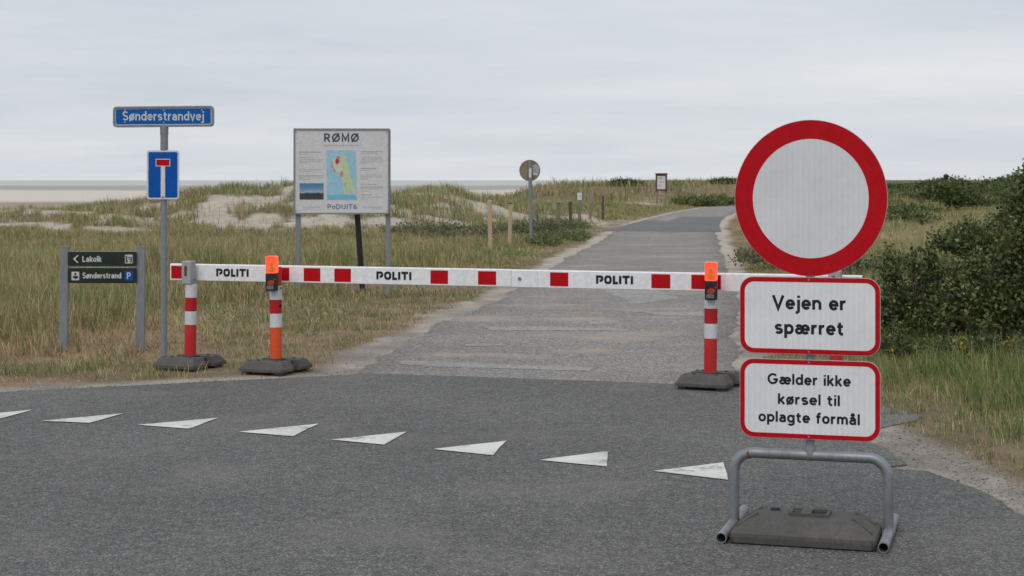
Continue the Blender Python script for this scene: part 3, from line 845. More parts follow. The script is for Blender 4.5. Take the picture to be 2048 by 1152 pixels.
MB().rbox(-0.165, -0.125, 0.04, 0.075, 0.106, 0.116, 0.003).build('grip_knob', M['rubber_dark'], body)

# ------------------------------------------------------------------ barrier posts on rubber feet
def base_lobe(mb, oy, front):
    s = -1 if front else 1
    def r(hx, yf, yb, z, ch):      # yf outer edge, yb inner edge
        pts = [(-hx + ch, yf), (hx - ch, yf), (hx, yf - s * ch), (hx, yb), (-hx, yb), (-hx, yf - s * ch)]
        pts = [(x, y, z) for x, y in pts]
        return pts if front else list(reversed(pts))
    mb.loft([r(0.200, s * 0.255, s * 0.055, 0.022, 0.012), r(0.200, s * 0.255, s * 0.055, 0.044, 0.012), r(0.168, s * 0.198, s * 0.057, 0.098, 0.008), r(0.165, s * 0.194, s * 0.058, 0.101, 0.008)])
    for sx in (-1, 1):             # corner gussets
        a = [(sx * 0.192, s * 0.205, 0.046), (sx * 0.192, s * 0.150, 0.046), (sx * 0.150, s * 0.135, 0.0985), (sx * 0.150, s * 0.175, 0.0985)]
        up = [(x, y, z + 0.010) for x, y, z in a]
        mb.add(a + up, [(0, 1, 2, 3), (4, 7, 6, 5), (0, 4, 5, 1), (1, 5, 6, 2), (2, 6, 7, 3), (3, 7, 4, 0)])
        mb.box(sx * 0.15 - 0.03, sx * 0.15 + 0.03, s * 0.20 - 0.03, s * 0.20 + 0.03, 0.0, 0.024)
        mb.tube([(sx * 0.09, s * 0.13, 0.10), (sx * 0.09, s * 0.13, 0.112)], 0.012, 8)

def barrier_post(loc, yaw, lean, lower, label, bracket):
    p = empty('barrier_post', loc, yaw, label, 'barrier post', 'posts carrying the barrier beam')
    mb = MB()
    base_lobe(mb, 0, True); base_lobe(mb, 0, False)
    mb.box(-0.125, 0.125, -0.056, 0.056, 0.030, 0.092)
    mb.box(-0.165, 0.165, -0.030, 0.030, 0.034, 0.062)
    mb.build('rubber_base', M['rubber'], p)
    def at_(z): return (lean[0] * z, lean[1] * z, z)
    zs = [0.10, 0.366, 0.479, 0.593, 0.707]
    mats = [M[lower], M['band_white'], M['band_red'], M['band_white']]
    names = ['tube', 'white_band', 'red_band', 'white_band']
    for k in range(4):
        r = 0.0485 if k == 0 else 0.0500
        MB().tube([at_(zs[k] + (0.0 if k == 0 else 0.001)), at_(zs[k + 1])], r, 24).build(names[k], mats[k], p)
    MB().tube([at_(0.097), at_(0.112)], 0.057, 24).build('socket_collar', M['rubber'], p)
    if bracket:
        MB().rbox(-0.045, 0.045, -0.060, 0.020, 0.708, 0.900, 0.006).build('head_bracket', M['bracket'], p)
        h = MB().prism_xz(rrect(-0.016, 0.009, 0.775, 0.862, 0.011), -0.0625, -0.0605).build('latch_slot', M['dark_wood'], p)
        MB().tube([(0.052, -0.01, 0.745), (0.060, -0.01, 0.745)], 0.008, 10).build('bracket_bolt', M['galv'], p)
    else:
        MB().tube([at_(0.708), at_(0.862)], 0.0488, 24).build('tube_head', M['tube_red'], p)
        MB().tube([(0.046, -0.012, 0.690), (0.058, -0.012, 0.690)], 0.008, 10).build('lamp_screw', M['galv'], p)
    MB().tube([(0.047, -0.012, 0.545), (0.0525, -0.013, 0.545)], 0.013, 10).build('plug', M['film_dark'], p)
    return p
YAW = radians(-24)
barrier_post((-2.70, 14.26, 0.002), YAW, (0.016, 0), 'tube_red', 'red and white post with grey bracket at the barrier end beside the street name sign', True)
barrier_post((-1.935, 13.95, 0.006), YAW, (-0.006, 0), 'tube_orange', 'red and white barrier post whose lowest part has faded to orange', False)
barrier_post((1.503, 12.90, 0.013), YAW, (0.012, 0), 'tube_red', 'red and white barrier post with lamp standing at the edge of the cross street asphalt', False)
barrier_post((2.40, 12.60, 0.010), YAW, (0.0, 0), 'tube_red', 'red and white barrier post mostly hidden behind the road closed plates', True)

# warning lamps clipped to the two middle posts
def warning_lamp(px_, py_, tilt, label):
    t = empty('warning_lamp', (px_, py_, 0.672), radians(-14), label, 'warning lamp', 'orange lamps on the barrier')
    box = MB().rbox(-0.046, 0.044, -0.034, 0.030, 0.004, 0.148, 0.008, 3).build('battery_box', M['black_plastic'], t)
    MB().flat_xz([(-0.028, 0.06), (-0.01, 0.05), (0.018, 0.055), (0.034, 0.07), (0.030, 0.086), (0.006, 0.096), (-0.012, 0.088), (-0.026, 0.080)], -0.0352).build('orange_emblem', M['label_orange'], box)
    MB().flat_xz(rrect(-0.034, 0.026, 0.018, 0.048, 0.006, 4), -0.0350).build('scuffed_label', M['label_grey'], box)
    MB().tube([(0.036, -0.036, 0.10), (0.036, -0.030, 0.10)], 0.007, 10).build('switch', M['label_orange'], box)
    lens = MB()
    lens.ring_xz(rrect(-0.045, 0.045, 0.1485, 0.288, 0.010, 4), rrect(-0.041, 0.041, 0.1525, 0.284, 0.008, 4), -0.030, 0.026)
    lens.prism_xz(rrect(-0.041, 0.041, 0.1525, 0.284, 0.008, 4), 0.010, 0.024)
    lens.build('lens', M['lens'], t)
    MB().loft([[(r * cos(2 * pi * k / 12) - 0.004, -0.006 + r * 0.7 * sin(2 * pi * k / 12), z) for k in range(12)] for r, z in ((0.021, 0.1535), (0.021, 0.175), (0.013, 0.205), (0.011, 0.236), (0.004, 0.246))]).build('bulb', M['bulb'], t)
    return t
warning_lamp(-1.958, 13.876, 0, 'orange warning lamp with black box on the post with faded orange tube')
warning_lamp(1.503, 12.825, 0, 'orange warning lamp with black box on the post beside the portable sign')

# ------------------------------------------------------------------ the barrier beam
BM = empty('barrier_beam', (0, 13.47, 0.0), radians(-17.93), 'long white barrier beam with red squares and the word POLITI spanning the road', 'barrier')
ZB0, ZB1 = 0.733, 0.873
def section(x0, x1, z0, z1):
    prof = [(-0.022, z0 + 0.004), (-0.018, z0), (0.018, z0), (0.022, z0 + 0.004), (0.022, z1 - 0.008), (0.014, z1), (-0.014, z1), (-0.022, z1 - 0.008)]
    return MB().loft([[(x, y, z) for y, z in prof] for x in (x0, x1)]).build('beam_section', M['beam_white'], BM)
section(-3.032, -0.0015, ZB0, ZB1)
section(0.0015, 2.736, ZB0 - 0.0015, ZB1 - 0.0015)
for a, b in ((-3.022, -2.791), (-2.108, -1.926), (-1.795, -1.646), (-1.521, -1.374), (-0.681, -0.531), (-0.277, -0.125), (0.322, 0.47), (1.136, 1.285), (1.449, 1.678), (2.45, 2.725)):
    MB().flat_xz([(a, ZB0 + 0.014), (b, ZB0 + 0.014), (b, ZB1 - 0.018), (a, ZB1 - 0.018)], -0.0236).build('red_panel', M['film_red'], BM)
for a, b in ((-2.598, -2.297), (-1.15, -0.845), (0.695, 0.991)):
    lettering('lettering', 'POLITI', a, b, ZB0 + 0.040, 0.064, -0.0236, M['film_dark'], BM, 0.30, STENCIL, 0.13)
MB().tube([(0.071, -0.022, 0.800), (0.071, -0.030, 0.800)], 0.014, 14).build('bolt', M['galv'], BM)
MB().flat_xz([(0.2195, ZB0 + 0.004), (0.2205, ZB0 + 0.004), (0.2205, ZB1 - 0.012), (0.2195, ZB1 - 0.012)], -0.0232).build('seam', M['grey_seam'], BM)
MB().box(-3.0365, -3.0325, -0.019, 0.019, ZB0 + 0.003, ZB1 - 0.003).build('end_cap', M['galv_post'], BM)
MB().box(2.7365, 2.7405, -0.019, 0.019, ZB0 + 0.003, ZB1 - 0.003).build('end_cap', M['galv_post'], BM)

# ------------------------------------------------------------------ street name sign with dead-end sign
NS = empty('street_name_sign', (-3.072, 15.0, float(height(np.array([-3.072]), np.array([15.0]))[0]) - 0.02), 0, 'blue Sønderstrandvej street name sign above a dead end sign on a grey pole', 'street sign')
zo = -NS.location.z
MB().tube([(0, 0, 0), (0, 0, 1.86 + zo)], 0.0285, 18).build('pole', M['galv_post'], NS)
MB().tube([(0.004, 0, 1.845 + zo), (0.004, 0, 2.05 + zo)], 0.034, 18).build('sleeve', M['galv'], NS)
MB().tube([(0.004, 0, 1.980 + zo), (0.004, 0, 2.048 + zo)], 0.0365, 18).build('sleeve_collar', M['galv'], NS)
np_ = MB()
fr = rrect(-0.443, 0.443, 2.047 + zo, 2.230 + zo, 0.032)
tilt = lambda pts: [(x, z + x * 0.009) for x, z in pts]
np_.prism_xz(tilt(fr), -0.018, 0.018)
nplate = np_.build('name_plate', M['bracket'], NS)
MB().ring_xz(tilt(fr), tilt(rrect(-0.426, 0.426, 2.064 + zo, 2.213 + zo, 0.02)), -0.027, -0.0182).build('frame', M['galv'], nplate)
MB().flat_xz(tilt(rrect(-0.424, 0.424, 2.066 + zo, 2.211 + zo, 0.02)), -0.0195).build('white_edge', M['white_film'], nplate)
MB().flat_xz(tilt(rrect(-0.418, 0.418, 2.072 + zo, 2.206 + zo, 0.016)), -0.0205).build('blue_face', M['blue_name'], nplate)
lt = lettering('lettering', 'Sønderstrandvej', -0.360, 0.358, 2.104 + zo, 0.0575, -0.0215, M['cream_text'], nplate, 0.22, gap=0.16)
for x_ in (-0.338, 0.004, 0.338):
    for z_ in (2.088, 2.194):
        MB().tube([(x_, -0.0206, z_ + zo), (x_, -0.0235, z_ + zo)], 0.006, 8).build('rivet', M['sign_back'], nplate)
dead = MB().prism_xz(rrect(-0.1425, 0.1425, 1.409 + zo, 1.840 + zo, 0.026), -0.036, -0.031).build('dead_end_plate', M['sign_back'], NS)
MB().flat_xz(rrect(-0.1405, 0.1405, 1.411 + zo, 1.838 + zo, 0.024), -0.0372).build('white_edge', M['white_film'], dead)
MB().flat_xz(rrect(-0.128, 0.128, 1.424 + zo, 1.826 + zo, 0.014), -0.0382).build('blue_face', M['blue_film'], dead)
MB().flat_xz([(-0.019, 1.424 + zo), (0.019, 1.424 + zo), (0.019, 1.71 + zo), (-0.019, 1.71 + zo)], -0.0391).build('white_stem', M['white_film'], dead)
MB().flat_xz([(-0.064, 1.700 + zo), (0.064, 1.700 + zo), (0.064, 1.766 + zo), (-0.064, 1.766 + zo)], -0.0398).build('white_bar', M['white_film'], dead)
MB().flat_xz([(-0.058, 1.706 + zo), (0.058, 1.706 + zo), (0.058, 1.760 + zo), (-0.058, 1.760 + zo)], -0.0405).build('red_bar', M['film_red'], dead)
for z_ in (1.815, 1.430):
    MB().tube([(0, -0.038, z_ + zo), (0, -0.044, z_ + zo)], 0.007, 10).build('bolt', M['rust'], dead)

# ------------------------------------------------------------------ green direction sign on two posts
z0 = float(height(np.array([-3.75]), np.array([15.55]))[0]) - 0.03
DS = empty('direction_sign', (-3.745, 15.58, z0), 0, 'low dark green direction sign for Lakolk and Sønderstrand between two grey posts', 'direction sign')
zo = -z0
for x_, ln in ((-0.35, 0.018), (0.345, 0.006)):
    mb = MB()
    for k in range(1):
        w2 = 0.036
        mb.loft([[(x_ - ln - w2, -0.03, 0), (x_ - ln + w2, -0.03, 0), (x_ - ln + w2, 0.03, 0), (x_ - ln - w2, 0.03, 0)],
                 [(x_ - w2, -0.03, 0.965 + zo), (x_ + w2, -0.03, 0.965 + zo), (x_ + w2, 0.03, 0.965 + zo), (x_ - w2, 0.03, 0.965 + zo)]])
    post = mb.build('post', M['galv_post'], DS)
    MB().box(x_ - 0.038, x_ + 0.038, -0.032, 0.032, 0.9655 + zo, 0.972 + zo).build('cap', M['galv'], post)
def gpanel(za, zb_):
    p = MB().prism_xz(rrect(-0.313, 0.313, za + zo, zb_ + zo, 0.016, 5), -0.052, -0.0305).build('panel', M['green_panel'], DS)
    MB().box(-0.300, 0.300, -0.050, -0.034, zb_ + zo + 0.0005, zb_ + zo + 0.005).build('top_rail', M['bracket'], p)
    return p
p1 = gpanel(0.792, 0.924)
lettering('lettering', 'Lakolk', -0.178, -0.005, 0.832 + zo, 0.038, -0.0530, M['cream_text'], p1, 0.25)
MB().add([(-0.265, -0.053, 0.858 + zo), (-0.225, -0.053, 0.893 + zo), (-0.212, -0.053, 0.893 + zo), (-0.245, -0.053, 0.858 + zo), (-0.212, -0.053, 0.823 + zo), (-0.225, -0.053, 0.823 + zo)], [(0, 3, 2, 1), (0, 5, 4, 3)]).build('arrow', M['cream_text'], p1)
MB().flat_xz(rrect(0.210, 0.280, 0.818 + zo, 0.898 + zo, 0.006, 4), -0.0530).build('pictogram', M['cream_text'], p1)
pk = MB()
for x0, x1, za, zb_ in ((0.217, 0.227, 0.826, 0.888), (0.262, 0.273, 0.826, 0.880), (0.232, 0.258, 0.868, 0.876), (0.236, 0.240, 0.850, 0.866), (0.246, 0.260, 0.853, 0.860), (0.229, 0.236, 0.826, 0.846), (0.252, 0.258, 0.826, 0.843)):
    pk.flat_xz([(x0, za + zo), (x1, za + zo), (x1, zb_ + zo), (x0, zb_ + zo)], -0.0538)
tag(pk.build('pictogram_ink', M['film_dark'], p1), kind='stuff')
p2 = gpanel(0.637, 0.776)
lettering('lettering', 'Sønderstrand', -0.178, 0.176, 0.682 + zo, 0.037, -0.0530, M['cream_text'], p2, 0.25)
MB().flat_xz(rrect(-0.278, -0.208, 0.664 + zo, 0.742 + zo, 0.006, 4), -0.0530).build('pictogram', M['cream_text'], p2)
pk = MB()
for cx_, cz_, a_ in ((-0.243, 0.720, 1.2), (-0.256, 0.695, 0.3), (-0.228, 0.695, -0.4), (-0.240, 0.685, 0.0)):
    pk.flat_xz([(cx_ + 0.014 * cos(t) * cos(a_) - 0.009 * sin(t) * sin(a_), cz_ + zo + 0.014 * cos(t) * sin(a_) + 0.009 * sin(t) * cos(a_)) for t in [2 * pi * k / 12 for k in range(12)]], -0.0538 - 0.0001 * len(pk.v) / 12)
tag(pk.build('pictogram_ink', M['film_dark'], p2), kind='stuff')
MB().flat_xz(rrect(0.208, 0.282, 0.662 + zo, 0.750 + zo, 0.008, 4), -0.0530).build('parking_square', M['blue_film'], p2)
lettering('parking_letter', 'P', 0.228, 0.262, 0.678 + zo, 0.040, -0.0538, M['white_film'], p2, 0.22)

# ------------------------------------------------------------------ the island information board
z0 = float(height(np.array([-2.33]), np.array([23.3]))[0]) - 0.03
IB = empty('information_board', (-2.334, 23.3, z0), radians(1.5), 'large white island information board headed RØMØ with a map, on grey posts', 'information board')
zo = -z0
for x_ in (-0.60, 0.632):
    MB().rbox(x_ - 0.034, x_ + 0.034, 0.02, 0.085, 0.0, 2.27 + zo, 0.004, 1).build('post', M['galv_post'], IB)
BW, BZ0, BZ1 = 0.645, 1.122, 2.272
bp = MB().box(-BW, BW, -0.012, 0.0195, BZ0 + zo, BZ1 + zo).build('panel', M['board_white'], IB)
MB().ring_xz([(BW + 0.012, BZ0 + zo - 0.012), (BW + 0.012, BZ1 + zo + 0.014), (-BW - 0.012, BZ1 + zo + 0.014), (-BW - 0.012, BZ0 + zo - 0.012)][::1],
             [(BW - 0.010, BZ0 + zo + 0.010), (BW - 0.010, BZ1 + zo - 0.010), (-BW + 0.010, BZ1 + zo - 0.010), (-BW + 0.010, BZ0 + zo + 0.010)], -0.022, 0.0185).build('frame', M['galv_post'], bp)
def bx_(f): return -BW + 2 * BW * f
def bz_(f): return BZ1 - (BZ1 - BZ0) * f + zo
lettering('title', 'RØMØ', bx_(.315), bx_(.682), bz_(.146), 0.079, -0.0135, M['print_navy'], bp, 0.27, gap=0.30)
def words(mb, fa, fb, fz, hgt, seed, y=-0.0135):
    r_ = random.Random(seed); x = fa
    while x < fb - 0.006:
        w = min(r_.uniform(0.012, 0.040), fb - x)
        mb.flat_xz([(bx_(x), bz_(fz) - hgt / 2), (bx_(x + w), bz_(fz) - hgt / 2), (bx_(x + w), bz_(fz) + hgt / 2), (bx_(x), bz_(fz) + hgt / 2)], y)
        x += w + 0.005
mb = MB(); words(mb, .315, .68, .19, 0.015, 3); tag(mb.build('subtitle', M['print_soft'], bp), kind='stuff')
mbh, mbt = MB(), MB()
rows_l = ((.27, .29, 1), (.293, .14, 0), (.335, .20, 0), (.358, .30, 0), (.378, .29, 0), (.398, .13, 0), (.478, .29, 0), (.50, .16, 0), (.552, .30, 1), (.574, .30, 0), (.596, .16, 0))
for i, (fz, fb, hd) in enumerate(rows_l): words(mbh if hd else mbt, .05, fb, fz, 0.009, 10 + i)
rows_r = ((.265, .94, 1), (.288, .88, 0), (.332, .94, 0), (.352, .93, 0), (.376, .94, 0), (.398, .80, 0), (.465, .87, 1), (.49, .82, 0), (.542, .93, 0), (.566, .94, 0), (.59, .79, 0), (.655, .88, 0), (.685, .94, 1), (.706, .94, 0), (.733, .81, 0), (.78, .82, 1), (.806, .94, 0), (.83, .78, 0))
for i, (fz, fb, hd) in enumerate(rows_r): words(mbh if hd else mbt, .70, fb, fz, 0.009, 40 + i)
tag(mbh.build('text_headings', M['print_grey'], bp), kind='stuff'); tag(mbt.build('text_lines', M['print_soft'], bp), kind='stuff')
mp_ = MB().flat_xz([(bx_(.345), bz_(.84)), (bx_(.657), bz_(.84)), (bx_(.652), bz_(.25)), (bx_(.340), bz_(.25))], -0.0135).build('map', M['print_sea'], bp)
def mpt(pts): return [(bx_((x - 75) / 670), bz_((y - 70) / 602)) for x, y in pts]
MB().flat_xz(mpt([(310, 573), (516, 573), (515, 541), (420, 536), (308, 541)]), -0.0140).build('deep_water', M['print_shallow'], mp_)
MB().flat_xz(mpt([(395, 250), (368, 268), (345, 285), (330, 312), (342, 345), (358, 372), (388, 378), (405, 412), (428, 470), (425, 536), (468, 540), (470, 470), (455, 400), (430, 330)]), -0.0144).build('sand_flats', M['print_pale'], mp_)
MB().flat_xz(mpt([(398, 252), (405, 330), (416, 380), (428, 440), (432, 500), (430, 534), (464, 538), (466, 480), (480, 500), (490, 532), (503, 536), (508, 505), (492, 455), (468, 400), (463, 335), (447, 300), (436, 248)]), -0.0148).build('island', M['print_land'], mp_)
MB().flat_xz(mpt([(372, 268), (362, 300), (372, 322), (384, 318), (398, 300), (400, 266), (388, 258)]), -0.0152).build('map_zone', M['print_pink'], mp_)
MB().flat_xz(mpt([(374, 282), (366, 302), (376, 320), (392, 306), (390, 284)]), -0.0156).build('map_red_zone', M['print_red'], mp_)
MB().flat_xz(mpt([(334, 296), (336, 330), (348, 352), (360, 378), (368, 374), (356, 346), (348, 318), (344, 300)]), -0.0152).build('map_zone', M['print_pink'], mp_)
MB().flat_xz(mpt([(402, 368), (396, 398), (406, 415), (418, 408), (424, 386), (414, 366)]), -0.0152).build('map_zone', M['print_pink'], mp_)
MB().flat_xz(mpt([(430, 450), (434, 478), (440, 476), (438, 450)]), -0.0152).build('map_zone', M['print_pink'], mp_)
MB().flat_xz([(bx_(.055), bz_(.835)), (bx_(.31), bz_(.835)), (bx_(.308), bz_(.64)), (bx_(.053), bz_(.64))], -0.0135).build('landscape_photo', M['photo'], bp)
lettering('blue_lettering', 'PoDIJIT6', bx_(.35), bx_(.662), bz_(.948), 0.046, -0.0135, M['print_blue'], bp, 0.24, gap=0.22)
mb = MB(); words(mb, .09, .28, .925, 0.010, 77); words(mb, .09, .20, .948, 0.007, 78); words(mb, .72, .93, .925, 0.008, 79); words(mb, .80, .93, .948, 0.006, 80)
tag(mb.build('logo_line', M['print_soft'], bp), kind='stuff')
for fx in (.02, .98):
    for fz in (.03, .97):
        MB().tube([(bx_(fx), -0.0125, bz_(fz)), (bx_(fx), -0.016, bz_(fz))], 0.008, 8).build('screw', M['galv'], bp)
MB().tube([(0.262, 0.45, 0.0), (0.196, 0.06, 1.30 + zo)], 0.040, 12).build('raking_prop', M['dark_post'], IB)

# ------------------------------------------------------------------ things along the road further off
def gz(x, y): return float(height(np.array([float(x)]), np.array([float(y)]))[0])

z0 = gz(0.437, 41.3)
RB = empty('round_sign_seen_from_behind', (0.437, 41.3, z0 - 0.05), radians(6), 'weathered tan back of a round road sign on a tall grey pole', 'road sign')
zo = 0.05 - z0
MB().tube([(0.03, 0, 0), (0.0, 0, 2.05 + zo)], 0.042, 14).build('pole', M['galv_post'], RB)
dk = MB().prism_xz(ellipse(0.255, 0.258, 40, 0, 1.81 + zo), 0.046, 0.052).build('disc', M['tan_back'], RB)
MB().ring_xz(ellipse(0.258, 0.261, 40, 0, 1.81 + zo), ellipse(0.244, 0.247, 40, 0, 1.81 + zo), 0.038, 0.0455).build('rim', M['galv_post'], dk)
MB().flat_xz(rrect(0.06, 0.22, 1.76 + zo, 1.95 + zo, 0.02), 0.044).build('sticker', M['sticker'], dk)
MB().flat_xz(rrect(0.08, 0.19, 1.70 + zo, 1.75 + zo, 0.01), 0.0435).build('sticker', M['white_film'], dk)
MB().flat_xz(rrect(-0.03, 0.03, 1.64 + zo, 1.86 + zo, 0.01), -0.0435).build('pole_sticker', M['white_film'], RB)

def stake(name, x, y, top, w, mat, label, group=None, cap=None, lean=0.0):
    z = gz(x, y) - 0.08
    e = empty(name, (x, y, z), random.uniform(-0.2, 0.2), label, 'post', group)
    h = top - z
    t = MB()
    t.loft([[(a * w / 2, b * w / 2, 0) for a, b in ((-1, -1), (1, -1), (1, 1), (-1, 1))],
            [(lean + a * w / 2, b * w / 2, h - w * 0.18) for a, b in ((-1, -1), (1, -1), (1, 1), (-1, 1))],
            [(lean + a * w / 2.9, b * w / 2.9, h) for a, b in ((-1, -1), (1, -1), (1, 1), (-1, 1))]])
    t.build('shaft', M[mat], e)
    if cap: MB().box(lean - w / 1.9, lean + w / 1.9, -w / 1.9, w / 1.9, h + 0.001, h + 0.03).build('cap', M[cap], e)
    return e, h
stake('wooden_stake', -0.459, 36.3, 1.153, 0.085, 'new_wood', 'taller of two pale new wooden stakes standing in the grass', 'pale wooden stakes in the grass', None, -0.02)
stake('wooden_stake', -0.058, 39.2, 1.026, 0.080, 'new_wood', 'shorter of two pale new wooden stakes, with a dark cap', 'pale wooden stakes in the grass', 'dark_wood', 0.02)
stake('wooden_post', 1.598, 58.4, 0.76, 0.105, 'old_wood', 'short grey wooden post beside a dark one among low shrubs', 'old posts beside the road', 'dark_wood')
stake('wooden_post', 2.05, 59.7, 0.78, 0.100, 'dark_wood', 'short dark wooden post between a grey post and the white topped post', 'old posts beside the road', 'dark_wood')
bxp, h_ = stake('marker_post', 2.424, 61, 0.86, 0.115, 'old_wood', 'wooden post carrying a small white box beside the road', 'old posts beside the road')
MB().rbox(-0.075, 0.075, -0.06, 0.06, h_ + 0.001, h_ + 0.25, 0.008).build('white_box', M['white_film'], bxp)
MB().flat_xz(rrect(0.0, 0.03, h_ + 0.11, h_ + 0.16, 0.008), -0.062).build('keyhole_plate', M['film_dark'], bxp)
stake('wooden_post', 3.08, 67, 0.64, 0.095, 'old_wood', 'shortest grey wooden post, just past the white topped post', 'old posts beside the road')
stake('wooden_post', 3.58, 67, 0.96, 0.085, 'dark_wood', 'slim dark wooden post where the green verge meets the road', 'old posts beside the road', 'old_wood')
stake('fence_stump', -0.1 + 0.95, 56.5, 0.42, 0.07, 'dark_wood', 'low dark stump at the end of the dark shrubs by the round sign', 'old posts beside the road')

z0 = gz(9.23, 105) - 0.05
FB = empty('notice_board', (9.23, 105, z0), radians(-8), 'far red brown wooden notice board on two legs beside the road', 'notice board')
zo = -z0
for x_ in (-0.27, 0.27): MB().box(x_ - 0.05, x_ + 0.05, -0.05, 0.05, 0, 1.9 + zo).build('leg', M['old_wood'], FB)
nb = MB().box(-0.36, 0.36, -0.10, -0.0505, 0.90 + zo, 1.95 + zo).build('panel', M['red_wood'], FB)
MB().box(-0.40, 0.40, -0.16, 0.08, 1.951 + zo, 2.0 + zo).build('roof', M['red_wood'], FB)
MB().flat_xz([(-0.25, 1.02 + zo), (0.24, 1.02 + zo), (0.24, 1.82 + zo), (-0.25, 1.82 + zo)], -0.102).build('poster', M['board_white'], nb)
pm = MB()
for a, b, c, d in ((-0.2, 0.1, 1.62, 1.74), (-0.15, 0.18, 1.40, 1.50), (-0.2, 0.0, 1.15, 1.3)):
    pm.flat_xz([(a, c + zo), (b, c + zo), (b, d + zo), (a, d + zo)], -0.104)
tag(pm.build('poster_print', M['print_soft'], nb), kind='stuff')

z0 = gz(38.3, 150) - 0.1
LP = empty('lamp_post', (38.3, 150, z0), 0, 'thin dark lamp post sticking up from the far scrub', 'lamp post')
MB().tube([(0, 0, 0), (0, 0, 1.95 - z0)], 0.10, 8).build('pole', M['dark_post'], LP)
MB().loft([[(r * cos(2 * pi * k / 8), r * sin(2 * pi * k / 8), z - z0) for k in range(8)] for r, z in ((0.16, 1.75), (0.26, 1.95), (0.24, 2.02), (0.05, 2.12))]).build('lamp_head', M['dark_post'], LP)

# ------------------------------------------------------------------ grass
def blades(name, x, y, L, w, bend, col, label, category=None):
    n = len(x)
    z = height(x, y) - 0.015
    az = rng.uniform(0, 2 * pi, n) * 0.75 + rng.normal(0.4, 0.6, n)
    fa = rng.uniform(0, pi, n)
    wx, wy = np.cos(fa) * w / 2, np.sin(fa) * w / 2
    dx, dy = np.cos(az) * bend * L, np.sin(az) * bend * L
    hz = L * np.sqrt(np.clip(1 - bend ** 2, 0.05, 1))
    B0 = np.stack([x - wx, y - wy, z], 1); B1 = np.stack([x + wx, y + wy, z], 1)
    mx, my, mz = x + dx * 0.32, y + dy * 0.32, z + hz * 0.58
    C0 = np.stack([mx - wx * .8, my - wy * .8, mz], 1); C1 = np.stack([mx + wx * .8, my + wy * .8, mz], 1)
    T = np.stack([x + dx, y + dy, z + hz], 1)
    V = np.stack([B0, B1, C1, C0, T], 1).reshape(-1, 3)
    b = np.arange(n, dtype=np.int32)[:, None] * 5
    quads = b + np.array([[0, 1, 2, 3]], np.int32)
    tris = b + np.array([[3, 2, 4]], np.int32)
    cc = np.repeat(col, 5, axis=0)
    o = np_mesh(name, V, quads, tris, M['grass'], cc)
    o['kind'] = 'stuff'
    tag(o, label, category)
    return o

STRAW = np.array((0.56, 0.45, 0.255)); OLIVE = np.array((0.285, 0.285, 0.110)); GREEN = np.array((0.140, 0.190, 0.058)); BLUEG = np.array((0.235, 0.27, 0.135)); BROWN = np.array((0.38, 0.25, 0.145))

def scatter(n, y0, y1, power=1.0, spread=0.325, clump=6, csd=0.05):
    """points inside the wedge of land in front of the junction, in little clumps"""
    m = n // clump
    y = (y0 ** (power + 1) + rng.random(m) * (y1 ** (power + 1) - y0 ** (power + 1))) ** (1 / (power + 1))
    x = (rng.random(m) * 2 - 1) * (spread * y + 1.2)
    t = rng.random(m)
    xx = np.repeat(x, clump) + rng.normal(0, csd, m * clump)
    yy = np.repeat(y, clump) + rng.normal(0, csd, m * clump)
    return xx, yy, np.repeat(t, clump)

def mixc(a, b, f): return a * (1 - f)[:, None] + b * f[:, None]

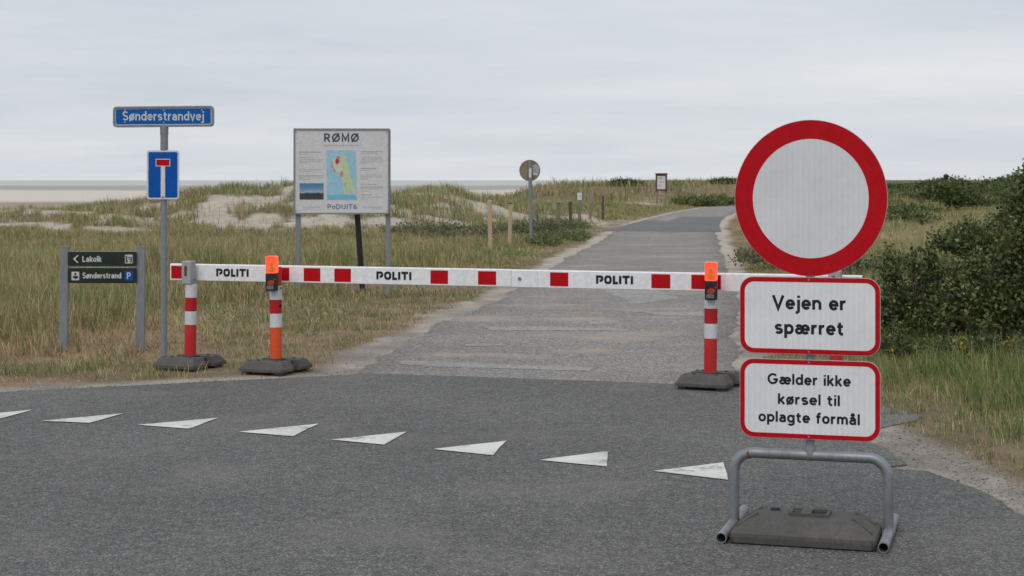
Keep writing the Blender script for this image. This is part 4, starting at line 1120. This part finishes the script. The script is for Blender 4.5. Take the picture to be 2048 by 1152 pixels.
def grass_field(name, n, y0, y1, w0, label, clump, csd, lscale=1.0, power=1.0):
    x, y, t = scatter(n, y0, y1, power, clump=clump, csd=csd)
    d = verge_distance(x, y)
    s = sand_amount(x, y)
    e = dune_env(x, y)
    patch = fbm(x / 1.7, y / 2.6, 101)
    patch2 = fbm(x / 5.5, y / 9, 111)
    fine = fbm(x / 0.45, y / 0.6, 121)
    right = x > np.interp(y, RY, (RL + RR) / 2)
    right = np.where(y < 12.9, x > 1.0, right)
    # how much grows here
    dens = np.maximum(1 - fade(0.25, 0.8, s), 0.10 * (y > 40) * (fbm(x / 0.5, y / 1.0, 171) > 0.55)) * fade(0.10, 0.5, d)
    worn_zone = (1 - fade(2.6, 5.0, d + (patch - 0.5) * 4)) * np.where(right, 0.25, 1.0) * (1 - fade(26, 34, y))
    dens = dens * (1 - 0.62 * worn_zone * fade(0.35, 0.6, fine))
    dens = np.minimum(1.0, dens * (0.55 + 0.75 * fade(0.3, 0.6, patch)) * np.where(right & (y < 20), 1.6, 1.0))
    keep = (rng.random(len(x)) < dens) & (coast(x, y) < 14)
    x, y, t, d, s, e, patch, patch2, fine, right, worn_zone = (a[keep] for a in (x, y, t, d, s, e, patch, patch2, fine, right, worn_zone))
    m = len(x)
    tall = fade(0.2, 2.6, d) * (1 - 0.88 * worn_zone) * (0.72 + 0.5 * fade(0.42, 0.58, fbm(x / 3.3, y / 4.0, 181)))
    L = (0.055 + 0.34 * tall * (0.55 + 0.8 * patch)) * rng.uniform(0.55, 1.25, m) * lscale
    L = L * np.where(right & (y < 20), 0.62, 1.0) * (1 - 0.62 * fade(30, 45, y) * (1 - fade(47, 52, y)) - 0.35 * fade(47, 52, y)) * (1 + 0.45 * fade(0.2, 0.7, e))
    tuss = (fbm(x / 0.9, y / 1.1, 131) > 0.63) & (d > 1.0)
    L = np.where(tuss, L * 1.30, L)
    bend = np.clip(rng.normal(0.45, 0.25, m) + 0.25 * worn_zone, 0.05, 0.94)
    # colour: straw and olive mixed in patches, greener by the kerbs and near shrubs, blue-green marram on the dunes
    g = fade(0.40, 0.62, patch * 0.65 + patch2 * 0.35 + (rng.random(m) - 0.5) * 0.35)
    col = mixc(np.tile(STRAW, (m, 1)), np.tile(OLIVE, (m, 1)), np.clip(0.42 + 0.75 * g + 0.25 * fade(26, 34, y), 0, 1))
    col = mixc(col, np.tile(GREEN, (m, 1)), np.clip(fade(0.5, 0.75, patch) * 0.35 + tuss * 0.5, 0, 0.9))
    col = mixc(col, np.tile(BROWN, (m, 1)), worn_zone * fade(0.35, 0.55, fine) * 0.85)
    col = mixc(col, np.tile(BLUEG, (m, 1)), fade(0.1, 0.4, e) * 0.62)
    lush = np.where(right & (y < 24), fade(0.4, 1.5, d) * 0.85, 0)
    lush = np.maximum(lush, (1 - fade(0.5, 1.0, np.hypot((x - (np.interp(y, RY, RL) - 1.6)) / 2.4, (y - 42) / 15))) * 0.75)
    lush = np.maximum(lush, np.where(right, 0.30 * fade(20, 30, y) + 0.3 * fade(60, 80, y), 0))
    lush = np.maximum(lush, np.where((~right) & (y > 70), 0.35, 0))
    col = mixc(col, np.tile(GREEN * 1.2, (m, 1)), lush)
    pale = np.where(right & (y > 30) & (y < 60), fade(0.35, 0.6, patch2) * 0.7, 0)
    col = mixc(col, np.tile(STRAW * 1.05, (m, 1)), pale)
    kind_ = t * 7.31 % 1.0
    col = mixc(col, np.tile(GREEN, (m, 1)), np.where(kind_ < 0.24, 0.65, 0.0))
    col = mixc(col, np.tile(GREEN * 1.1, (m, 1)), fade(0.48, 0.62, fbm(x / 2.4, y / 3.2, 161)) * 0.62)
    col = mixc(col, np.tile(STRAW * 1.08, (m, 1)), np.where(kind_ > 0.84, 0.65, 0.0))
    kerb = (1 - fade(0.9, 2.2, d)) * fade(0.50, 0.58, fbm(x / 0.55, y / 0.55, 141)) * (y < 24)
    col = mixc(col, np.tile(GREEN * 1.15, (m, 1)), kerb * 0.85)
    L = L * (1 + 0.6 * kerb)
    seed = (rng.random(m) < 0.22) & (fbm(x / 3.1, y / 3.9, 151) > 0.47)
    col = np.where(seed[:, None], BROWN, col)
    L = np.where(seed, L * 1.1, L)
    stalk = rng.random(m) < 0.13
    col = np.where(stalk[:, None], STRAW * 1.05, col)
    col = mixc(col, np.tile(GREEN * 1.25, (m, 1)), np.where(right & (y < 22), fade(0.5, 1.6, d) * np.where(rng.random(m) < 0.72, 0.8, 0.15), 0))
    L = np.where(stalk, L * 1.22, L); bend = np.where(stalk, bend * 0.6, bend)
    col = col * np.clip(rng.normal(0.92, 0.20, (m, 1)), 0.45, 1.5) * (0.72 + 0.56 * t[:, None])
    w = (w0 + 0.00016 * y) * rng.uniform(0.7, 1.4, m) * np.where(stalk, 0.6, 1.0)
    return blades(name, x, y, L, w, bend, np.clip(col, 0.015, 0.6), label, 'grass')

grass_field('verge_grass', 230000, 8.0, 24.0, 0.0040, 'short trampled straw and green grass along the near road edges', 7, 0.035)
grass_field('field_grass', 330000, 24.0, 50.0, 0.0040, 'tall straw coloured field grass in front of the dunes', 8, 0.07, 1.0)
grass_field('dune_grass', 300000, 50.0, 105.0, 0.0080, 'grey green marram grass covering the sand dunes', 12, 0.16, 0.95)
grass_field('far_grass', 110000, 105.0, 260.0, 0.030, 'distant grass on the low hills by the shore', 6, 0.5, 1.9)

# pebbles and crumbs of asphalt on the sandy verge
def pebbles(n):
    y = rng.uniform(8, 26, n); side = rng.random(n) < 0.5
    d = np.abs(rng.normal(0.12, 0.16, n)) + 0.02
    xL = np.interp(y, RY, RL) - d; xR = np.where(y < 12.9, np.interp(y, XRY, XRX), np.interp(y, RY, RR)) + d
    x = np.where(side & (y > 13.9), xL, xR)
    k = int(n * 0.35)
    x[:k] = rng.uniform(-5, -1.2, k); y[:k] = np.interp(x[:k], CX, CY) + np.abs(rng.normal(0.08, 0.12, k))
    x[k:2 * k] = np.clip(rng.normal(2.42, 0.16, k), 2.2, 2.9); y[k:2 * k] = rng.uniform(8.2, 10.7, k)
    r = rng.uniform(0.002, 0.0065, n) * np.where(rng.random(n) < 0.05, 2.2, 1.0)
    base = np.array([(1, 0, 0), (-.5, .87, 0), (-.5, -.87, 0), (.2, .1, .75), (0, 0, -.4)])
    a = rng.uniform(0, 2 * pi, n); ca, sa = np.cos(a), np.sin(a)
    V = np.stack([(base[None, :, 0] * ca[:, None] - base[None, :, 1] * sa[:, None]) * r[:, None] + x[:, None],
                  (base[None, :, 0] * sa[:, None] + base[None, :, 1] * ca[:, None]) * r[:, None] * 0.8 + y[:, None],
                  base[None, :, 2] * r[:, None] + (height(x, y) + 0.004)[:, None]], -1).reshape(-1, 3)
    b = np.arange(n)[:, None] * 5
    T = np.concatenate([b + np.array([[i, j, k_]]) for i, j, k_ in ((0, 1, 3), (1, 2, 3), (2, 0, 3), (1, 0, 4), (2, 1, 4), (0, 2, 4))])
    c = np.repeat(np.array((0.25, 0.23, 0.205)) * rng.uniform(0.5, 1.7, (n, 1)), 5, axis=0)
    o = np_mesh('verge_pebbles', V, None, T, M['pebble'], c)
    return tag(o, 'small stones and asphalt crumbs scattered on the sandy road verge', 'pebbles', kind='stuff')
pebbles(3600)

# ------------------------------------------------------------------ shrubs
def leaf_cloud(centres, normals, size, cols, per, spread, seed):
    r = np.random.default_rng(seed)
    n = len(centres) * per
    C = np.repeat(centres, per, 0); N = np.repeat(normals, per, 0)
    t = r.random(n)[:, None]
    P = C + N * (t - 0.75) * spread * 2.2 + r.normal(0, spread * 0.42, (n, 3))
    D = r.normal(0, 1, (n, 3)) + N * 0.9 + np.array((0, 0, 0.35)); D /= np.linalg.norm(D, axis=1)[:, None]
    S = np.cross(D, r.normal(0, 1, (n, 3))); S /= np.linalg.norm(S, axis=1)[:, None]
    U = np.cross(D, S)
    s = (size * r.uniform(0.6, 1.35, n))[:, None]
    a = P - D * s * 0.5; b = P + S * s * 0.30 + U * s * 0.08; c = P + D * s * 0.5; d = P - S * s * 0.30 + U * s * 0.08
    V = np.stack([a, b, c, d], 1).reshape(-1, 3)
    k = np.arange(n, dtype=np.int32)[:, None] * 4
    T = np.concatenate([k + np.array([[0, 1, 2]], np.int32), k + np.array([[0, 2, 3]], np.int32)])
    tint = np.repeat(np.repeat(cols, per, 0) * r.uniform(0.65, 1.35, (n, 1)), 4, 0)
    return V, T, tint

def shrub(name, x, y, lobes, twigs, per, leaf, spread, palette, label, group=None, seed=0, stems=7, odd=None, category='shrub'):
    """lobes: (dx, dy, dz, rx, ry, rz) relative to the foot"""
    r = np.random.default_rng(seed + 500)
    z = gz(x, y) - 0.03
    e = empty(name, (x, y, z), 0, label, category, group)
    vol = np.array([l[3] * l[4] + l[4] * l[5] + l[3] * l[5] for l in lobes]); pick = r.choice(len(lobes), twigs, p=vol / vol.sum())
    Lb = np.array(lobes)[pick]
    v = r.normal(0, 1, (twigs, 3)); v[:, 2] = np.abs(v[:, 2]) * 1.1 - 0.25; v /= np.linalg.norm(v, axis=1)[:, None]
    rad_ = np.clip(1.0 - np.abs(r.normal(0, 0.17, twigs)) + (fbm(v[:, 0] * 3 + pick * 5, v[:, 1] * 3 + v[:, 2] * 2, seed) - 0.5) * 0.75, 0.35, 1.28)
    C = Lb[:, :3] + v * Lb[:, 3:6] * rad_[:, None]
    ok = C[:, 2] > 0.03
    C, v = C[ok], v[ok]
    cols = np.array(palette)[r.integers(0, len(palette), len(C))] * r.uniform(0.75, 1.25, (len(C), 1))
    if odd is not None:
        o_ = r.random(len(C)) < odd[0]
        cols[o_] = odd[1]
    V, T, tint = leaf_cloud(C, v, leaf, cols, per, spread, seed + 900)
    V[:, 2] = np.maximum(V[:, 2], 0.02)
    np_mesh('foliage', V, None, T, M['leaf'], np.clip(tint, 0.008, 0.6), e)
    br = MB()
    for k in range(stems):
        l = lobes[k % len(lobes)]
        a = r.uniform(0, 2 * pi)
        top = Vector((l[0] + cos(a) * l[3] * 0.5, l[1] + sin(a) * l[4] * 0.5, l[2] + l[5] * r.uniform(0.2, 0.75)))
        foot = Vector((l[0] * 0.45 + r.normal(0, 0.06), l[1] * 0.45 + r.normal(0, 0.06), 0))
        midp = foot.lerp(top, 0.5) + Vector((r.normal(0, .06), r.normal(0, .06), 0.05)) * max(l[5], .4)
        rr = 0.012 + 0.014 * l[5]
        br.tube([foot, midp, top], [rr, rr * 0.65, rr * 0.25], 6, caps=False)
        for q_ in range(4):
            i_ = r.integers(0, len(C))
            br.tube([foot.lerp(top, r.uniform(0.4, 0.9)), Vector(C[i_])], [rr * 0.35, rr * 0.1], 4, caps=False)
    br.build('branches', M['bark'], e)
    return e

DG = [(0.082, 0.110, 0.036), (0.105, 0.135, 0.046), (0.058, 0.080, 0.030), (0.150, 0.175, 0.066)]
MG = [(0.090, 0.122, 0.042), (0.115, 0.148, 0.054), (0.07, 0.10, 0.036)]
GG = [(0.145, 0.16, 0.080), (0.17, 0.18, 0.095), (0.125, 0.14, 0.068)]
LG = [(0.135, 0.165, 0.06), (0.165, 0.185, 0.072), (0.105, 0.135, 0.05)]
G1 = 'dark shrubs crowding the right verge'
shrub('rose_shrub', 5.32, 17.0, [(0, 0, 0.66, 0.95, 0.9, 0.66), (-0.62, -0.25, 0.92, 0.52, 0.5, 0.30), (0.62, 0.1, 0.95, 0.75, 0.8, 0.72), (0.05, -0.5, 0.38, 0.9, 0.5, 0.40), (-0.95, -0.3, 0.98, 0.28, 0.2, 0.14), (-0.45, -0.2, 1.25, 0.10, 0.10, 0.20), (0.10, -0.1, 1.42, 0.14, 0.1, 0.22), (-0.2, -0.3, 1.28, 0.2, 0.15, 0.2), (0.5, -0.3, 1.55, 0.16, 0.1, 0.22)], 1700, 13, 0.046, 0.085, DG, 'largest dark green rose shrub on the verge, with an overhanging top', G1, 1, 16, (0.025, (0.13, 0.105, 0.035)))
shrub('rose_shrub', 3.66, 15.9, [(0.05, 0, 0.34, 0.36, 0.36, 0.32), (-0.14, -0.05, 0.70, 0.12, 0.12, 0.26), (0.06, -0.1, 0.74, 0.10, 0.1, 0.24), (0.42, 0.1, 0.58, 0.30, 0.3, 0.24), (0.12, 0, 0.25, 0.55, 0.45, 0.25), (0.25, -0.1, 0.80, 0.08, 0.08, 0.2), (-0.3, 0, 0.5, 0.1, 0.1, 0.2)], 560, 15, 0.043, 0.065, DG, 'smaller upright rose shrub with open sprays behind the road closed plates', G1, 2, 10, (0.02, (0.17, 0.11, 0.03)))
shrub('rose_shrub', 4.40, 15.5, [(0, 0, 0.36, 0.50, 0.45, 0.40), (0.4, 0, 0.48, 0.40, 0.4, 0.40), (-0.2, -0.1, 0.78, 0.10, 0.1, 0.2), (0.18, -0.1, 0.88, 0.12, 0.1, 0.2)], 760, 15, 0.045, 0.070, DG, 'low dense rose shrub filling in before the largest shrub', G1, 3, 9, (0.015, (0.17, 0.12, 0.03)))
shrub('rose_shrub', 4.98, 15.6, [(0, 0, 0.70, 0.6, 0.6, 0.70), (-0.10, 0.1, 1.30, 0.30, 0.3, 0.34), (-0.25, 0, 1.55, 0.10, 0.1, 0.2)], 850, 15, 0.046, 0.080, DG, 'tall rose shrub with bare twigs above its top at the end of the hedge', G1, 4, 12, (0.03, (0.16, 0.11, 0.03)))
# yellow-flowering herbs and leafy weeds under the shrubs
for i, (x_, y_, h_) in enumerate(((3.40, 14.8, 0.26), (3.72, 14.6, 0.24), (4.05, 14.7, 0.28), (3.22, 15.5, 0.28), (3.1, 16.6, 0.3), (4.35, 14.5, 0.26))):
    shrub('yellow_flower_herb', x_, y_, [(0, 0, h_ * 0.5, 0.26, 0.24, h_ * 0.6)], 95, 9, 0.036, 0.045, MG, 'low weed with small yellow flowers in the grass under the rose shrubs', 'yellow flowering weeds under the shrubs', 20 + i, 5, (0.07, (0.36, 0.23, 0.03)), 'weed')
for i, (x_, y_, w_, h_) in enumerate(((5.0, 24.5, 0.7, 0.5), (6.2, 26.5, 0.9, 0.45), (4.75, 30, 0.8, 0.45))):
    shrub('grey_leaved_shrub', x_, y_, [(0, 0, h_ * 0.45, w_, w_ * 0.8, h_ * 0.55)], 200, 12, 0.06, 0.08, GG, 'grey green low shrub on the sandy ground behind the round red disc', 'grey green shrubs behind the disc', 30 + i, 6)

# round shrubs on the heath to the right
G2 = 'round dark shrubs on the heath'
shrub('heath_shrub', 20.9, 82, [(0, 0, 0.75, 1.15, 1.0, 0.7), (1.0, 0.2, 0.55, 0.9, 0.8, 0.5), (-0.4, 0, 1.0, 0.6, 0.6, 0.42)], 650, 10, 0.13, 0.20, DG, 'isolated round shrub on the open heath below the thin lamp post', G2, 41, 8)
for i_, (x_, y_, w_, h_, lab) in enumerate(((17.5, 76, 1.0, 0.55, 'low spreading shrub on the heath beside the round shrub'), (15.6, 66, 0.9, 0.5, 'low scrubby shrub on the heath nearest the round red disc'), (13.3, 57, 0.8, 0.4, 'flat pale shrub on the dry grass behind the rose shrubs'), (24.5, 88, 1.6, 0.6, 'wide low shrub on the heath behind the largest rose shrub'), (26.0, 104, 1.8, 0.7, 'wide dark shrub on the heath left of the scrub trees'),
        (22.2, 71, 1.2, 0.55, 'low shrub on the heath just above the overhanging rose shrub'), (27.5, 118, 2.0, 0.7, 'long low shrub on the heath before the lamp post'), (31.0, 112, 2.2, 0.9, 'broad shrub on the heath right of the lamp post'), (20.2, 96, 1.3, 0.5, 'small shrub on the heath behind the isolated round shrub'), (29.5, 98, 1.8, 0.8, 'broad shrub on the heath above the rose shrub end'), (33.5, 150, 2.4, 0.8, 'far shrub on the heath at the foot of the lamp post'))):
    shrub('heath_shrub', x_, y_, [(0, 0, h_ * 0.4, w_, w_, h_ * 0.6), (w_ * 0.8, 0, h_ * 0.3, w_ * 0.7, w_ * 0.7, h_ * 0.5)], 260, 9, 0.12, 0.16, MG if i_ % 2 else DG, lab, G2, 144 + i_, 6)
G3 = 'scrub trees along the far ridge'
for i, (x_, y_, w_, h_) in enumerate(((52, 178, 3.4, 1.9), (57, 185, 4.2, 2.3), (61.5, 186, 3.8, 2.1), (48.0, 190, 3.6, 1.6), (66, 190, 5.0, 2.4), (37.0, 135, 2.0, 1.0), (41, 138, 2.6, 1.3), (51.5, 232, 3.5, 0.8), (56.5, 235, 4.0, 0.95), (62.0, 240, 4.5, 1.1), (46.5, 226, 3.0, 0.7))):
    shrub('scrub_tree', x_, y_, [(0, 0, h_ * 0.45, w_, w_ * 0.8, h_ * 0.55), (w_ * 0.4, 0, h_ * 0.62, w_ * 0.5, w_ * 0.5, h_ * 0.42)], 520, 9, 0.30, 0.42, DG, 'dark rounded scrub tree on the far ridge beyond the heath', G3, 60 + i, 6, None, 'tree')

# low dark shrubs left of the road
G4 = 'low dark shrubs on the left verge'
labs = ['low dark shrub in the grass before the taller pale stake', 'low dark shrub behind the two pale stakes', 'dark low shrub around the foot of the grey sign pole', 'dark low shrub between the sign pole and the old posts', 'green low shrub at the feet of the old posts', 'green bushy shrub where the verge meets the dark road patch', 'dark low shrub spreading in front of the sandy ridge', 'green shrub between the sign pole and the road edge']
for i, (x_, y_, w_, d_, h_, pal) in enumerate(((-1.35, 44.5, 1.0, 1.6, 0.30, GG), (-0.3, 47.5, 1.0, 1.6, 0.36, GG), (0.60, 49.5, 0.8, 1.6, 0.38, GG), (1.20, 52.0, 0.7, 1.6, 0.34, GG), (2.0, 55.0, 0.5, 1.6, 0.20, LG), (1.65, 45.5, 0.42, 1.8, 0.18, LG), (-2.4, 47.5, 1.3, 1.5, 0.26, GG), (0.75, 41.5, 0.45, 1.5, 0.22, LG))):
    shrub('dune_rose', x_, y_, [(0, 0, h_ * 0.4, w_, d_, h_ * 0.62), (w_ * 0.5, 0.2, h_ * 0.45, w_ * 0.5, d_ * 0.5, h_ * 0.62)], 300, 9, 0.065, 0.13, pal, labs[i], G4, 80 + i, 6)
G5 = 'shrubs on the hill beside the far road'
for i, (x_, y_, w_, h_, lab) in enumerate(((10.9, 101.5, 1.3, 0.6, 'dark green shrub beside the far notice board'), (12.6, 104.5, 1.5, 0.65, 'green shrub between the notice board and the far road'), (8.3, 128, 1.1, 0.55, 'small dark shrub on the skyline left of the notice board'), (16.3, 131, 1.0, 0.5, 'small dark shrub on the skyline beside the round red disc'))):
    shrub('hill_shrub', x_, y_, [(0, 0, h_ * 0.45, w_, w_, h_ * 0.6), (w_ * .7, 0, h_ * .35, w_ * .7, w_ * .7, h_ * .45)], 330, 9, 0.14, 0.18, LG if i < 2 else MG, lab, G5, 95 + i, 6)
